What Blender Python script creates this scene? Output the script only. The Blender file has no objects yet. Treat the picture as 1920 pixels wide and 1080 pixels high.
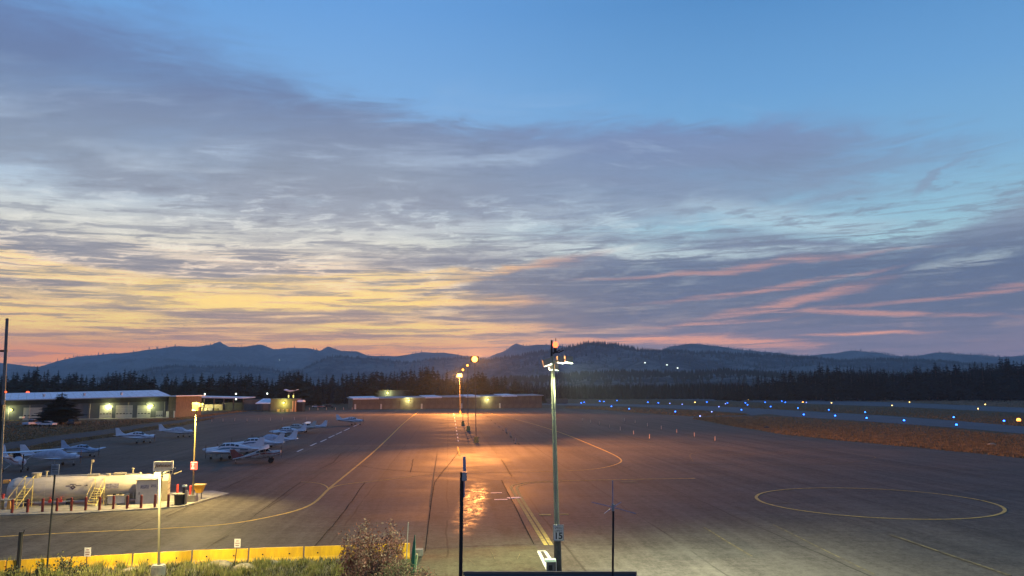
import bpy, bmesh, math, random
import numpy as np
from mathutils import Vector, Matrix, noise, Euler
R = math.radians
rnd = random.Random(11)
sc = bpy.context.scene
col = sc.collection
# ------------------------------------------------------------------ camera
F, CH = 1520.0, 10.0
PITCH = math.atan(190 / F)
cam_d = bpy.data.cameras.new('camera'); cam = bpy.data.objects.new('camera', cam_d); col.objects.link(cam)
cam_d.sensor_width = 36; cam_d.lens = F / 1920 * 36
cam_d.clip_start = 0.1; cam_d.clip_end = 60000
cam.location = (0, 0, CH); cam.rotation_euler = (R(90) + PITCH, 0, 0)
sc.camera = cam
sc.view_settings.view_transform = 'Standard'; sc.view_settings.look = 'None'
sc.view_settings.exposure = 0.0; sc.view_settings.gamma = 1.0; sc.view_settings.use_curve_mapping = False
sc.cycles.use_denoising = True
sc.cycles.max_bounces = 5; sc.cycles.volume_bounces = 0; sc.cycles.use_adaptive_sampling = True; sc.cycles.adaptive_threshold = 0.02; sc.cycles.diffuse_bounces = 2; sc.cycles.glossy_bounces = 2
sc.cycles.sample_clamp_indirect = 4.0

FWD = Vector((0, math.cos(PITCH), math.sin(PITCH))); UP = Vector((0, -math.sin(PITCH), math.cos(PITCH)))
def ray(px, py):
    return FWD + Vector((1, 0, 0)) * ((px - 960) / F) + UP * ((540 - py) / F)
def G(px, py, z=0.0):
    d = ray(px, py); t = (z - CH) / d.z
    return Vector((0, 0, CH)) + d * t
def P(px, py, Y):
    d = ray(px, py)
    return Vector((0, 0, CH)) + d * (Y / d.y)
def lin(c):
    r = []
    for x in c[:3]:
        x = x / 255
        r.append(x / 12.92 if x <= 0.04045 else ((x + 0.055) / 1.055) ** 2.4)
    return (r[0], r[1], r[2], 1.0)

# ------------------------------------------------------------------ sky
world = bpy.data.worlds.new('World'); sc.world = world; world.use_nodes = True
wt = world.node_tree; wt.nodes.clear()
class S:
    t = wt
    def __init__(s, k): s.k = k
    def __add__(a, b): return m_('ADD', a, b)
    def __radd__(a, b): return m_('ADD', a, b)
    def __sub__(a, b): return m_('SUBTRACT', a, b)
    def __rsub__(a, b): return m_('SUBTRACT', b, a)
    def __mul__(a, b): return m_('MULTIPLY', a, b)
    def __rmul__(a, b): return m_('MULTIPLY', a, b)
    def __truediv__(a, b): return m_('DIVIDE', a, b)
def m_(op, *a, clamp=False):
    n = S.t.nodes.new('ShaderNodeMath'); n.operation = op; n.use_clamp = clamp
    for i, x in enumerate(a):
        if isinstance(x, S): S.t.links.new(x.k, n.inputs[i])
        else: n.inputs[i].default_value = x
    return S(n.outputs[0])
def lnk(a, b): S.t.links.new(a.k if isinstance(a, S) else a, b)
def comb(x, y, z=0.0):
    n = S.t.nodes.new('ShaderNodeCombineXYZ')
    for i, v in enumerate((x, y, z)):
        if isinstance(v, S): lnk(v, n.inputs[i])
        else: n.inputs[i].default_value = v
    return S(n.outputs[0])
def noise_(vec, scale, detail=5, rough=0.55, dist=0.0, color=False):
    n = S.t.nodes.new('ShaderNodeTexNoise'); n.inputs['Scale'].default_value = scale
    n.inputs['Detail'].default_value = detail; n.inputs['Roughness'].default_value = rough
    n.inputs['Distortion'].default_value = dist
    if vec is not None: lnk(vec, n.inputs['Vector'])
    return S(n.outputs['Color' if color else 'Fac'])
def mrange(x, a, b, c=0.0, d=1.0, smooth=True):
    n = S.t.nodes.new('ShaderNodeMapRange'); n.interpolation_type = 'SMOOTHSTEP' if smooth else 'LINEAR'
    lnk(x, n.inputs['Value'])
    for k, v in zip(('From Min', 'From Max', 'To Min', 'To Max'), (a, b, c, d)): n.inputs[k].default_value = v
    return S(n.outputs['Result'])
def cmix(a, b, f):
    n = S.t.nodes.new('ShaderNodeMix'); n.data_type = 'RGBA'
    for k, v in ((0, f), (6, a), (7, b)):
        if isinstance(v, S): lnk(v, n.inputs[k])
        else: n.inputs[k].default_value = v
    return S(n.outputs[2])
def ramp(x, stops, lo=0.0, hi=1.0):
    n = S.t.nodes.new('ShaderNodeValToRGB'); e = n.color_ramp.elements
    for i, (p, c) in enumerate(stops):
        p = (p - lo) / (hi - lo)
        if i < 2: el = e[i]; el.position = p
        else: el = e.new(p)
        el.color = c
    # elements re-sort on position, colours were set at creation
    lnk((x - lo) / (hi - lo) if isinstance(x, S) else x, n.inputs[0])
    return S(n.outputs[0])
def px2ang(px, py):
    d = ray(px, py).normalized()
    return math.degrees(math.atan2(d.x, d.y)), math.degrees(math.asin(d.z))

tc = wt.nodes.new('ShaderNodeTexCoord')
sep = wt.nodes.new('ShaderNodeSeparateXYZ'); wt.links.new(tc.outputs['Generated'], sep.inputs[0])
dx, dy, dz = (S(sep.outputs[i]) for i in range(3))
az = m_('ARCTAN2', dx, dy) * 57.29578
el = m_('ARCSINE', dz) * 57.29578
elp = m_('MAXIMUM', el, 0.0)
den = m_('MAXIMUM', dz, 0.0) + 0.13
pp = comb(dx / den * 0.42 + dy / den * 0.05, dy / den + dx / den * -0.03)          # cloud deck seen in perspective
nA = noise_(pp, 1.3, 6, 0.6, 0.4)
nB = noise_(pp, 4.2, 8, 0.62, 0.7)
nC = noise_(comb(az * 0.05 + el * 0.03, el * 0.75 - az * 0.02), 1.0, 9, 0.66, 0.9)   # long level streaks
nD = noise_(comb(az * 0.16, el * 0.9 - az * 0.05), 1.0, 8, 0.65, 1.2)
nE = noise_(comb(az * 0.30 + el * .1, el * 2.4 - az * .12), 1.0, 8, 0.68, 0.6)
nF = noise_(comb(az * 0.14, el * 3.2 - az * .05), 1.0, 7, 0.7, 0.4)
wob = noise_(comb(az * 0.10, el * 0.35), 1.0, 5, 0.6, 0.6, color=True)
wsub = wt.nodes.new('ShaderNodeVectorMath'); wsub.operation = 'SUBTRACT'; lnk(wob, wsub.inputs[0]); wsub.inputs[1].default_value = (.5, .5, .5)
vsub = wt.nodes.new('ShaderNodeVectorMath'); vsub.operation = 'MULTIPLY'
wamp = mrange(el, 1.0, 14.0, 0.6, 3.2, False)
wt.links.new(wsub.outputs[0], vsub.inputs[0]); lnk(comb(wamp * 2.4, wamp), vsub.inputs[1])
vadd = wt.nodes.new('ShaderNodeVectorMath'); vadd.operation = 'ADD'
lnk(comb(az, el), vadd.inputs[0]); wt.links.new(vsub.outputs[0], vadd.inputs[1])
AE = S(vadd.outputs[0])
def blob(cx, cy, rx, ry, ang=0, soft=0.35, edge=0.9, nz=None):
    ca, ce = px2ang(cx, cy)
    n = wt.nodes.new('ShaderNodeMapping'); n.vector_type = 'TEXTURE'
    n.inputs['Location'].default_value = (ca, ce, 0)
    n.inputs['Rotation'].default_value = (0, 0, R(ang))
    n.inputs['Scale'].default_value = (rx / (F * .01745), ry / (F * .01745), 1)
    lnk(AE, n.inputs['Vector'])
    l = wt.nodes.new('ShaderNodeVectorMath'); l.operation = 'LENGTH'; wt.links.new(n.outputs[0], l.inputs[0])
    r = S(l.outputs['Value']) + ((nz or nD) - 0.5) * edge
    return mrange(r, 1 + soft, 1 - soft)
def allof(ms):
    acc = None
    for m in ms:
        inv = 1.0 - m
        acc = inv if acc is None else acc * inv
    return 1.0 - acc
c_ = lin
leftR = ramp(elp, [(0, c_((255, 150, 84))), (26, c_((98, 153, 212))), (1.8, c_((255, 160, 76))), (3.6, c_((255, 194, 104))), (5.6, c_((255, 212, 136))), (7.8, c_((254, 220, 178))), (9.8, c_((222, 218, 200))), (12.5, c_((186, 203, 216))), (16, c_((142, 178, 216))), (20.5, c_((116, 166, 216))), (55, c_((84, 134, 196))), (90, c_((74, 120, 184)))], 0, 90)
rightR = ramp(elp, [(0, c_((205, 140, 132))), (26, c_((80, 136, 192))), (1.8, c_((250, 160, 128))), (3.8, c_((240, 184, 148))), (5.8, c_((212, 198, 178))), (8.2, c_((170, 200, 202))), (11, c_((146, 190, 208))), (15, c_((122, 172, 210))), (20, c_((102, 156, 206))), (55, c_((70, 126, 192))), (90, c_((74, 120, 184)))], 0, 90)
backR = ramp(elp, [(0, c_((104, 104, 134))), (26, c_((84, 118, 172))), (8, c_((118, 122, 154))), (60, c_((84, 130, 192))), (90, c_((74, 120, 184)))], 0, 90)
clear = cmix(leftR, rightR, mrange(az, -14, 17))
clear = cmix(clear, backR, mrange(m_('ABSOLUTE', az), 45, 130))
cloudL = ramp(elp, [(0, c_((236, 150, 104))), (26, c_((92, 116, 168))), (2.2, c_((196, 130, 100))), (4.5, c_((158, 132, 116))), (7, c_((136, 132, 134))), (11, c_((146, 152, 164))), (15, c_((136, 150, 170))), (20, c_((102, 122, 160))), (60, c_((92, 116, 166))), (90, c_((84, 110, 160)))], 0, 90)
cloudR = ramp(elp, [(0, c_((138, 128, 158))), (26, c_((96, 122, 172))), (2.5, c_((136, 124, 138))), (5, c_((94, 102, 124))), (8, c_((90, 104, 130))), (11, c_((136, 148, 168))), (15, c_((124, 142, 172))), (20, c_((108, 130, 178))), (60, c_((92, 116, 166))), (90, c_((84, 110, 160)))], 0, 90)
cloud = cmix(cloudL, cloudR, mrange(az, -12, 12))
# the cloud masses of that evening, each fixed in the sky by azimuth and elevation
big = allof([
    blob(90, 150, 470, 130, -6, 0.5) * 0.9, blob(330, 255, 760, 105, -5, 0.35) * 0.92,
    blob(930, 322, 740, 82, -2, 0.32) * 0.9, blob(1290, 305, 330, 60, 4, 0.4, 1.0) * 0.75, blob(1180, 360, 360, 60, 6, 0.4) * 0.7,
    blob(560, 395, 260, 16, -6, 0.6, 1.3) * 0.6,
])
low = allof([
    blob(1240, 515, 400, 52, 3, 0.12, 0.45), blob(1330, 568, 420, 42, 0, 0.3, 0.5) * 0.95, blob(1050, 590, 190, 26, -2, 0.4) * 0.9,
    blob(1480, 470, 130, 24, -6, 0.3) * 0.95, blob(1800, 540, 300, 95, 12, 0.28, 0.7), blob(1930, 440, 220, 70, 22, 0.4) * 0.85,
    blob(1560, 650, 560, 62, 0, 0.3, 0.5) * 0.95, blob(920, 475, 230, 20, 5, 0.5) * 0.85,
    blob(1350, 442, 210, 12, 2, 0.7) * 0.6,
])
left = allof([
    blob(90, 455, 220, 22, -6, 0.6, 1.6, nE) * 0.85, blob(290, 492, 190, 13, -5, 0.6, 1.6, nE) * 0.7, blob(430, 505, 110, 22, 3, 0.5, 1.2) * 0.75,
    blob(250, 535, 230, 16, 5, 0.5) * 0.75, blob(60, 535, 180, 12, 0, 0.6) * 0.6, blob(450, 590, 290, 19, 0, 0.4, 0.8) * 0.95, blob(800, 575, 230, 18, 2, 0.5) * 0.85,
    blob(150, 636, 420, 14, 1, 0.5) * 0.85, blob(620, 625, 330, 12, -1, 0.6) * 0.7, blob(760, 655, 260, 9, 1, 0.7) * 0.6,
    blob(640, 530, 250, 12, 4, 0.6) * 0.55, blob(1000, 632, 200, 7, 1, 0.7) * 0.6,
    blob(640, 462, 260, 20, -6, 0.7) * 0.55,
])
streak = mrange(nC, 0.46, 0.66)
fine = mrange(nB, 0.38, 0.72)
vis_l = mrange(el, 2.0, 5.0) * mrange(el, 15.5, 9.5)
density = allof([big * (mrange(nA, 0.22, 0.55, 0.45, 1.0)) , low * mrange(nD, 0.2, 0.5, 0.75, 1.0), left,
                 streak * mrange(az, 8, -12) * mrange(el, 12, 8) * 0.6,
                 fine * vis_l * 0.4 * mrange(az, 22, 6), mrange(nE, 0.45, 0.75) * mrange(el, 3.5, 6.5) * mrange(el, 12.5, 9) * 0.4])
skyc = cmix(clear, cloud, density)
# pale breaks of sky showing between and through the clouds
pale = cmix(clear, (1, .97, .90, 1), mrange(el, 3, 8, .06, .26))
holes = allof([blob(1210, 472, 330, 9, -2, 0.7, 1.5, nE) * 0.7, blob(1420, 400, 160, 20, -8, 0.7) * 0.55, blob(900, 300, 170, 12, 2, 0.8, 1.6, nE) * 0.45,
               blob(930, 425, 230, 12, 3, 0.8) * 0.45, blob(1820, 490, 70, 12, 14, 0.8, 1.8, nE) * 0.4,
               mrange(nB, 0.50, 0.78) * mrange(el, 7, 12) * mrange(el, 23, 16) * mrange(az, 20, 5) * 0.5])
skyc = cmix(skyc, pale, holes)
dark = cmix(cloud, (0.10, 0.12, 0.17, 1), 0.30)
skyc = cmix(skyc, dark, mrange(nF, .505, .575) * mrange(el, 14, 8) * .95)
skyc = cmix(skyc, pale, mrange(nF, .48, .39) * mrange(el, 13, 7) * mrange(az, 20, 2) * .7 * (1.0 - low * .8))
nG = noise_(comb(dx / den * 2.2 + dy / den * .7, dy / den * 6.5 + dx / den * -1.1), 1.0, 10, 0.72, 0.25)
nH = noise_(comb(az * 0.26 + el * .12, el * 1.3 - az * .10), 1.0, 10, 0.72, 0.35)
skyc = cmix(skyc, pale, mrange(nG, .54, .72) * mrange(el, 5, 9) * mrange(el, 22, 14) * mrange(az, 24, 12) * .50 * (1.0 - low * .8))
skyc = cmix(skyc, dark, mrange(nG, .48, .33) * mrange(el, 5, 9) * mrange(el, 24, 15) * density * .55)
skyc = cmix(skyc, dark, mrange(nH, .53, .62) * mrange(el, 16, 11) * mrange(el, 3, 6) * .6)
skyc = cmix(skyc, pale, mrange(nH, .48, .38) * mrange(el, 15, 11) * mrange(el, 4, 7) * mrange(az, 24, 8) * .7 * (1.0 - low * .85))
warm = cmix(cmix(c_((255, 216, 116)), c_((255, 152, 72)), mrange(el, 4.2, 2.2)), c_((255, 170, 126)), mrange(az, -10, 10))
glow = allof([blob(560, 566, 380, 15, 1, 0.4, 0.8) * 0.95, blob(640, 520, 300, 8, 4, 0.6, 1.0) * 0.6, blob(330, 640, 420, 7, 0, 0.5) * 0.7, blob(200, 520, 260, 7, -1, 0.6) * 0.5, blob(130, 605, 170, 13, 2, 0.6) * 0.85, blob(790, 617, 230, 10, 1, 0.5, 0.7) * 0.95, blob(900, 512, 200, 6, 9, 0.6, 0.8) * 0.4,
              blob(700, 548, 200, 9, 6, 0.6) * 0.7, blob(60, 575, 160, 8, -2, 0.7) * 0.7, blob(240, 668, 300, 14, -2, 0.6) * 0.95, blob(560, 655, 320, 6, 0, 0.7) * 0.6, blob(850, 645, 300, 10, 1, 0.5) * 0.9, blob(700, 672, 330, 7, 0, 0.6) * 0.7, blob(430, 540, 330, 8, 3, 0.8) * 0.5, blob(60, 490, 170, 7, -3, 0.7) * 0.5,
              blob(1130, 640, 190, 6, 2, 0.7) * 0.9, blob(1350, 644, 130, 8, -2, 0.7) * 0.9, blob(1330, 606, 130, 3, 3, 0.8) * 0.35,
              blob(1480, 565, 130, 8, 10, 0.8) * 0.4, blob(1640, 588, 150, 4, -4, 0.8) * 0.4, blob(1800, 555, 180, 4, 3, 0.9) * 0.3, blob(1620, 628, 80, 3, 0, 0.8) * 0.75,
              blob(1430, 540, 160, 4, 6, 0.9) * 0.35, blob(950, 664, 280, 8, 0, 0.7) * 0.5, blob(1380, 500, 230, 5, 3, 0.8) * 0.3])
skyc = cmix(skyc, warm, glow * mrange(nF, .58, .46, .30, 1.0))
smear = allof([blob(1752, 335, 46, 6, 30, 0.5, 0.5) * 0.6, blob(1560, 335, 150, 14, 8, 0.8) * 0.3])
skyc = cmix(skyc, cloud, smear)
skyc = cmix(skyc, c_((46, 44, 50)), mrange(el, -0.2, -3.0))
bg1 = wt.nodes.new('ShaderNodeBackground'); lnk(skyc, bg1.inputs[0]); lnk(mrange(el, 15, 1, 1.16, 1.62), bg1.inputs[1])
nis = wt.nodes.new('ShaderNodeTexSky'); nis.sky_type = 'NISHITA'; nis.sun_disc = False
nis.sun_elevation = R(3.6); nis.sun_rotation = R(-14)
bg2 = wt.nodes.new('ShaderNodeBackground'); wt.links.new(nis.outputs[0], bg2.inputs[0]); bg2.inputs[1].default_value = 0.004
addn = wt.nodes.new('ShaderNodeAddShader'); wt.links.new(bg1.outputs[0], addn.inputs[0]); wt.links.new(bg2.outputs[0], addn.inputs[1])
wo = wt.nodes.new('ShaderNodeOutputWorld'); wt.links.new(addn.outputs[0], wo.inputs[0])
world.cycles.sampling_method = 'MANUAL'; world.cycles.sample_map_resolution = 512

sun_d = bpy.data.lights.new('sun', 'SUN'); sun = bpy.data.objects.new('sun', sun_d); col.objects.link(sun)
sun_d.energy = 0.10; sun_d.angle = R(8); sun_d.color = (1.0, 0.62, 0.38)
sun.rotation_euler = Vector((math.sin(R(-14)) * math.cos(R(3.6)), math.cos(R(-14)) * math.cos(R(3.6)), math.sin(R(3.6)))).to_track_quat('Z', 'Y').to_euler()

HAZE = 0.95e-4
LAMP = dict(sodium=9000.0, sodium_wide=260000.0, sodium_far=240000.0, flood=26000.0, fuel=5600.0, pole=2500.0, wall=500.0)

# ------------------------------------------------------------------ materials
MATS = {}
def mat(name, color, rough=0.7, var=0.25, scale=3.0, bump=0.0, metal=0.0, spec=0.4, emit=None, es=0.0, c2=None, stretch=None, detail=6, bscale=None):
    """procedural material: base colour varied by noise, optional bump"""
    if name in MATS: return MATS[name]
    m = bpy.data.materials.new(name); m.use_nodes = True; MATS[name] = m
    t = m.node_tree; old = S.t; S.t = t
    b = t.nodes['Principled BSDF']
    tcn = t.nodes.new('ShaderNodeTexCoord')
    vec = tcn.outputs['Object']
    if stretch:
        mp = t.nodes.new('ShaderNodeMapping'); mp.inputs['Scale'].default_value = stretch; t.links.new(vec, mp.inputs[0]); vec = mp.outputs[0]
    n = noise_(S(vec), scale, detail, 0.6)
    c = (color[0], color[1], color[2], 1)
    if c2 is None:
        a = tuple(max(0, x * (1 - var)) for x in c[:3]) + (1,); d = tuple(min(1, x * (1 + var)) for x in c[:3]) + (1,)
    else: a, d = c, (c2[0], c2[1], c2[2], 1)
    cc = cmix(a, d, mrange(n, 0.3, 0.7))
    lnk(cc, b.inputs['Base Color'])
    b.inputs['Roughness'].default_value = rough; b.inputs['Metallic'].default_value = metal
    b.inputs['Specular IOR Level'].default_value = spec
    if emit:
        b.inputs['Emission Color'].default_value = (emit[0], emit[1], emit[2], 1); b.inputs['Emission Strength'].default_value = es
    if bump:
        bp = t.nodes.new('ShaderNodeBump'); bp.inputs['Strength'].default_value = min(1, bump); bp.inputs['Distance'].default_value = 0.05
        n2 = noise_(S(vec), bscale or scale * 4, 4, 0.6); lnk(n2, bp.inputs['Height']); t.links.new(bp.outputs[0], b.inputs['Normal'])
    S.t = old
    return m
def emat(name, c, s, sample=False):
    if name in MATS: return MATS[name]
    m = bpy.data.materials.new(name); m.use_nodes = True; MATS[name] = m
    b = m.node_tree.nodes['Principled BSDF']; b.inputs['Base Color'].default_value = (*[min(1, x * .5) for x in c], 1)
    b.inputs['Emission Color'].default_value = (*c, 1); b.inputs['Emission Strength'].default_value = s
    m.cycles.emission_sampling = 'AUTO' if sample else 'NONE'
    return m

def asphalt(name, base, streak_dir=-0.078, warm=0.0, gloss=False, contrast=1.0):
    m = bpy.data.materials.new(name); m.use_nodes = True; t = m.node_tree; old = S.t; S.t = t
    b = t.nodes['Principled BSDF']; tcn = t.nodes.new('ShaderNodeTexCoord'); v = tcn.outputs['Object']
    sp = t.nodes.new('ShaderNodeSeparateXYZ'); t.links.new(v, sp.inputs[0]); x, y = S(sp.outputs[0]), S(sp.outputs[1])
    u = x - y * streak_dir
    lane = noise_(comb(u * 0.35, y * 0.012), 1.0, 4, 0.65)
    lane2 = noise_(comb(u * 1.6, y * 0.03), 1.0, 4, 0.6)
    cross = noise_(comb(u * 0.02, y * 0.30), 1.0, 4, 0.6)
    blotch = noise_(S(v), 0.07, 6, 0.62, 0.6)
    grain = noise_(S(v), 6.0, 4, 0.75)
    speck = noise_(S(v), 1.6, 5, 0.8)
    k = 0.50 + (lane - 0.5) * 1.5 * contrast + (lane2 - 0.5) * 0.8 * contrast + (cross - 0.5) * 0.9 * contrast + (blotch - 0.5) * 1.3 + (grain - 0.5) * 1.6 + (speck - 0.5) * 2.2
    lo = tuple(c * 0.55 for c in base) + (1,); hi = tuple(c * 1.5 for c in base) + (1,)
    cc = cmix(lo, hi, m_('MAXIMUM', m_('MINIMUM', k, 1.0), 0.0))
    # paving seams, uneven and partly worn away
    wv = (noise_(comb(u * 0.3, y * 0.08), 1.0, 3, 0.6) - 0.5) * 0.10
    sm = mrange(m_('ABSOLUTE', m_('FRACT', u * (1 / 7.6) + wv) - 0.5), 0.487, 0.495)
    sx = mrange(m_('ABSOLUTE', m_('FRACT', y * (1 / 23.0) + u * .004 + wv) - 0.5), 0.4965, 0.4985)
    wear = mrange(noise_(S(v), 0.12, 4, 0.6), 0.34, 0.52)
    cc = cmix(cc, (base[0] * .42, base[1] * .42, base[2] * .42, 1), m_('MAXIMUM', sm, sx) * wear * 0.8)
    # oil and tyre stains
    st = mrange(noise_(S(v), 0.45, 3, 0.5, 1.0), 0.68, 0.76)
    cc = cmix(cc, (base[0] * .4, base[1] * .4, base[2] * .4, 1), st * 0.6)
    lnk(cc, b.inputs['Base Color'])
    if gloss:
        ax, ay = (x - gloss[0]) * (1 / gloss[2]), (y - gloss[1]) * (1 / gloss[3])
        rr_ = ax * ax + ay * ay; damp = mrange(rr_ + (noise_(S(v), .5, 5, .7) - .5) * 2.2, 1.2, -0.1)
        gl = mrange(noise_(comb(u * 1.3, y * 0.55), 1.0, 8, 0.8, .6), 0.32, 0.72)
        lnk(0.88 - damp * gl * 0.50, b.inputs['Roughness'])
    else:
        lnk(mrange(blotch, 0.3, 0.7, 0.72, 0.9), b.inputs['Roughness'])
    b.inputs['Specular IOR Level'].default_value = 0.16 if gloss else 0.1
    bp = t.nodes.new('ShaderNodeBump'); bp.inputs['Strength'].default_value = 0.22 if gloss else 0.6; bp.inputs['Distance'].default_value = 0.02
    h = grain * 0.6 + noise_(comb(u * 0.8, y * 0.8), 2.0, 5, 0.7) * (1.0 if gloss else 0.6)
    lnk(h, bp.inputs['Height']); t.links.new(bp.outputs[0], b.inputs['Normal'])
    S.t = old; MATS[name] = m
    return m

M_asph = asphalt('apron asphalt', (0.074, 0.067, 0.057))
gA, gB = G(886, 905), G(890, 1000)
M_asph2 = asphalt('smooth sealed asphalt', (0.074, 0.069, 0.055), contrast=0.8, gloss=((gA.x + gB.x) / 2, (gA.y + gB.y) / 2, 1.5, (gA.y - gB.y) / 2 + 3))
M_asph3 = asphalt('dark road and shade asphalt', (0.048, 0.050, 0.052), contrast=0.5)  # service road, and the shade painted behind the sodium lamp
M_rwy = asphalt('runway asphalt', (0.10, 0.105, 0.115), streak_dir=2.2, contrast=0.6)
M_conc = mat('weathered concrete', (0.25, 0.235, 0.20), 0.85, 0.25, 1.5, 0.4)
M_yline = mat('worn yellow road paint', (0.66, 0.46, 0.12), 0.9, 0.3, 2.5, c2=(0.34, 0.25, 0.11), detail=10, spec=.05)
M_yfaint = mat('faded yellow paint and lit seam', (0.22, 0.18, 0.10), 0.95, 0.3, 1.5, c2=(0.09, 0.08, 0.065), detail=10, spec=.02)
M_wline = mat('worn white road paint', (0.70, 0.70, 0.66), 0.7, 0.3, 2.5, c2=(0.42, 0.42, 0.40))
M_crack = mat('black crack sealant', (0.028, 0.026, 0.024), 0.95, 0.3, 3, spec=0.0)
M_yellow = mat('yellow barrier paint', (0.82, 0.46, 0.008), 0.6, 0.14, 2.2, 0.3, detail=12, c2=(0.64, 0.34, 0.015), stretch=(1.2, 1, .35))
M_white = mat('white aircraft paint', (0.60, 0.62, 0.66), 0.35, 0.05, 2.0, spec=0.5)
M_tank = mat('white tank paint', (0.50, 0.44, 0.36), 0.5, 0.2, 1.1, spec=0.5, detail=9, stretch=(0.5, 1, 1.5))
M_cream = mat('cream paint', (0.40, 0.35, 0.24), 0.5, 0.1, 2)
M_steel = mat('galvanised steel', (0.42, 0.42, 0.40), 0.5, 0.2, 2.0, metal=0.3, stretch=(1, 1, .4))
M_polegreen = mat('weathered pole metal', (0.26, 0.27, 0.19), 0.6, 0.22, 3.0, stretch=(1, 1, .3))
M_dark = mat('dark painted metal', (0.018, 0.018, 0.020), 0.6, 0.2, 3)
M_rubber = mat('black rubber', (0.02, 0.02, 0.02), 0.8, 0.2, 3)
M_glass = mat('dark glass', (0.015, 0.02, 0.03), 0.12, 0.1, 2, spec=0.6)
M_bollard = mat('dark red bollard paint', (0.16, 0.020, 0.018), 0.5, 0.25, 3)
M_bred = mat('bright red bollard paint', (0.50, 0.05, 0.04), 0.5, 0.2, 3)
M_yladder = mat('yellow ladder paint', (0.72, 0.58, 0.20), 0.5, 0.15, 3)
M_canvas = mat('grey canvas cover', (0.38, 0.42, 0.50), 0.85, 0.18, 2.5, 0.5)
M_navy = mat('navy stripe paint', (0.03, 0.07, 0.16), 0.4, 0.1, 2)
M_teal = mat('teal stripe paint', (0.03, 0.14, 0.20), 0.4, 0.1, 2)
M_maroon = mat('maroon stripe paint', (0.22, 0.05, 0.05), 0.4, 0.1, 2)
M_roofw = mat('pale metal roof', (0.66, 0.70, 0.78), 0.5, 0.12, 0.6, stretch=(1, .3, 1))
M_wallg = mat('dark grey siding', (0.10, 0.11, 0.12), 0.8, 0.2, 0.4, stretch=(1, 1, .2))
M_wallb = mat('brown siding', (0.15, 0.12, 0.095), 0.8, 0.22, 0.5, stretch=(1, 1, .2))
M_wallr = mat('reddish block wall', (0.10, 0.08, 0.07), 0.85, 0.25, 0.9)
M_door = mat('pale roll up door', (0.46, 0.45, 0.38), 0.6, 0.12, 0.8, stretch=(.3, 1, 2))
M_trim = mat('pale trim paint', (0.6, 0.56, 0.5), 0.6, 0.1, 1)
M_bark = mat('conifer bark', (0.09, 0.06, 0.045), 0.9, 0.3, 4, 0.5)
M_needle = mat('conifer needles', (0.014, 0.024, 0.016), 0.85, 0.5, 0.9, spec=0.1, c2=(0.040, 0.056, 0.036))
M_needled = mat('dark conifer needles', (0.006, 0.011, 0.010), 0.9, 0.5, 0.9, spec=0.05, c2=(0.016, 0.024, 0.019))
M_stem = mat('shrub stems', (0.28, 0.19, 0.13), 0.85, 0.3, 4)
M_leafb = mat('reddish brown leaves', (0.13, 0.040, 0.032), 0.75, 0.4, 6, c2=(0.30, 0.125, 0.085))
M_leafg = mat('olive leaves', (0.06, 0.07, 0.022), 0.75, 0.4, 6, c2=(0.17, 0.14, 0.06))
M_leafy = mat('yellow green weeds', (0.14, 0.17, 0.035), 0.8, 0.4, 3, c2=(0.33, 0.27, 0.09))
M_weedd = mat('dark weed leaves', (0.03, 0.035, 0.018), 0.8, 0.4, 3)
M_rock = mat('pale sandstone', (0.30, 0.24, 0.15), 0.85, 0.25, 3, 0.8, detail=8)
M_sodium = emat('sodium lamp glow', (1.0, 0.36, 0.06), 8)
M_sodium2 = emat('sodium lamp glow dim', (1.0, 0.36, 0.06), 5)
M_halide = emat('metal halide lamp glow', (0.90, 1.0, 0.82), 7.0)
M_ylamp = emat('yellow lamp glow', (1.0, 0.88, 0.12), 2)
M_glamp = emat('greenish wall lamp glow', (0.95, 0.92, 0.20), 2)
M_redlamp = emat('red beacon glow', (1.0, 0.10, 0.03), 3)
M_obeacon = emat('orange beacon glow', (1.0, 0.13, 0.04), 4.5)
M_blue = emat('blue taxiway lens', (0.02, 0.14, 1.0), 11)
M_bluep = emat('pale blue taxiway lens', (0.25, 0.32, 1.0), 5)
M_amber = emat('amber runway lens', (1.0, 0.62, 0.16), 9)
M_orange = emat('orange runway lens', (1.0, 0.36, 0.05), 5)
M_redlens = emat('red runway lens', (1.0, 0.10, 0.04), 6)
M_pale = emat('white lamp glow', (0.9, 1.0, 0.85), 3)

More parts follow.
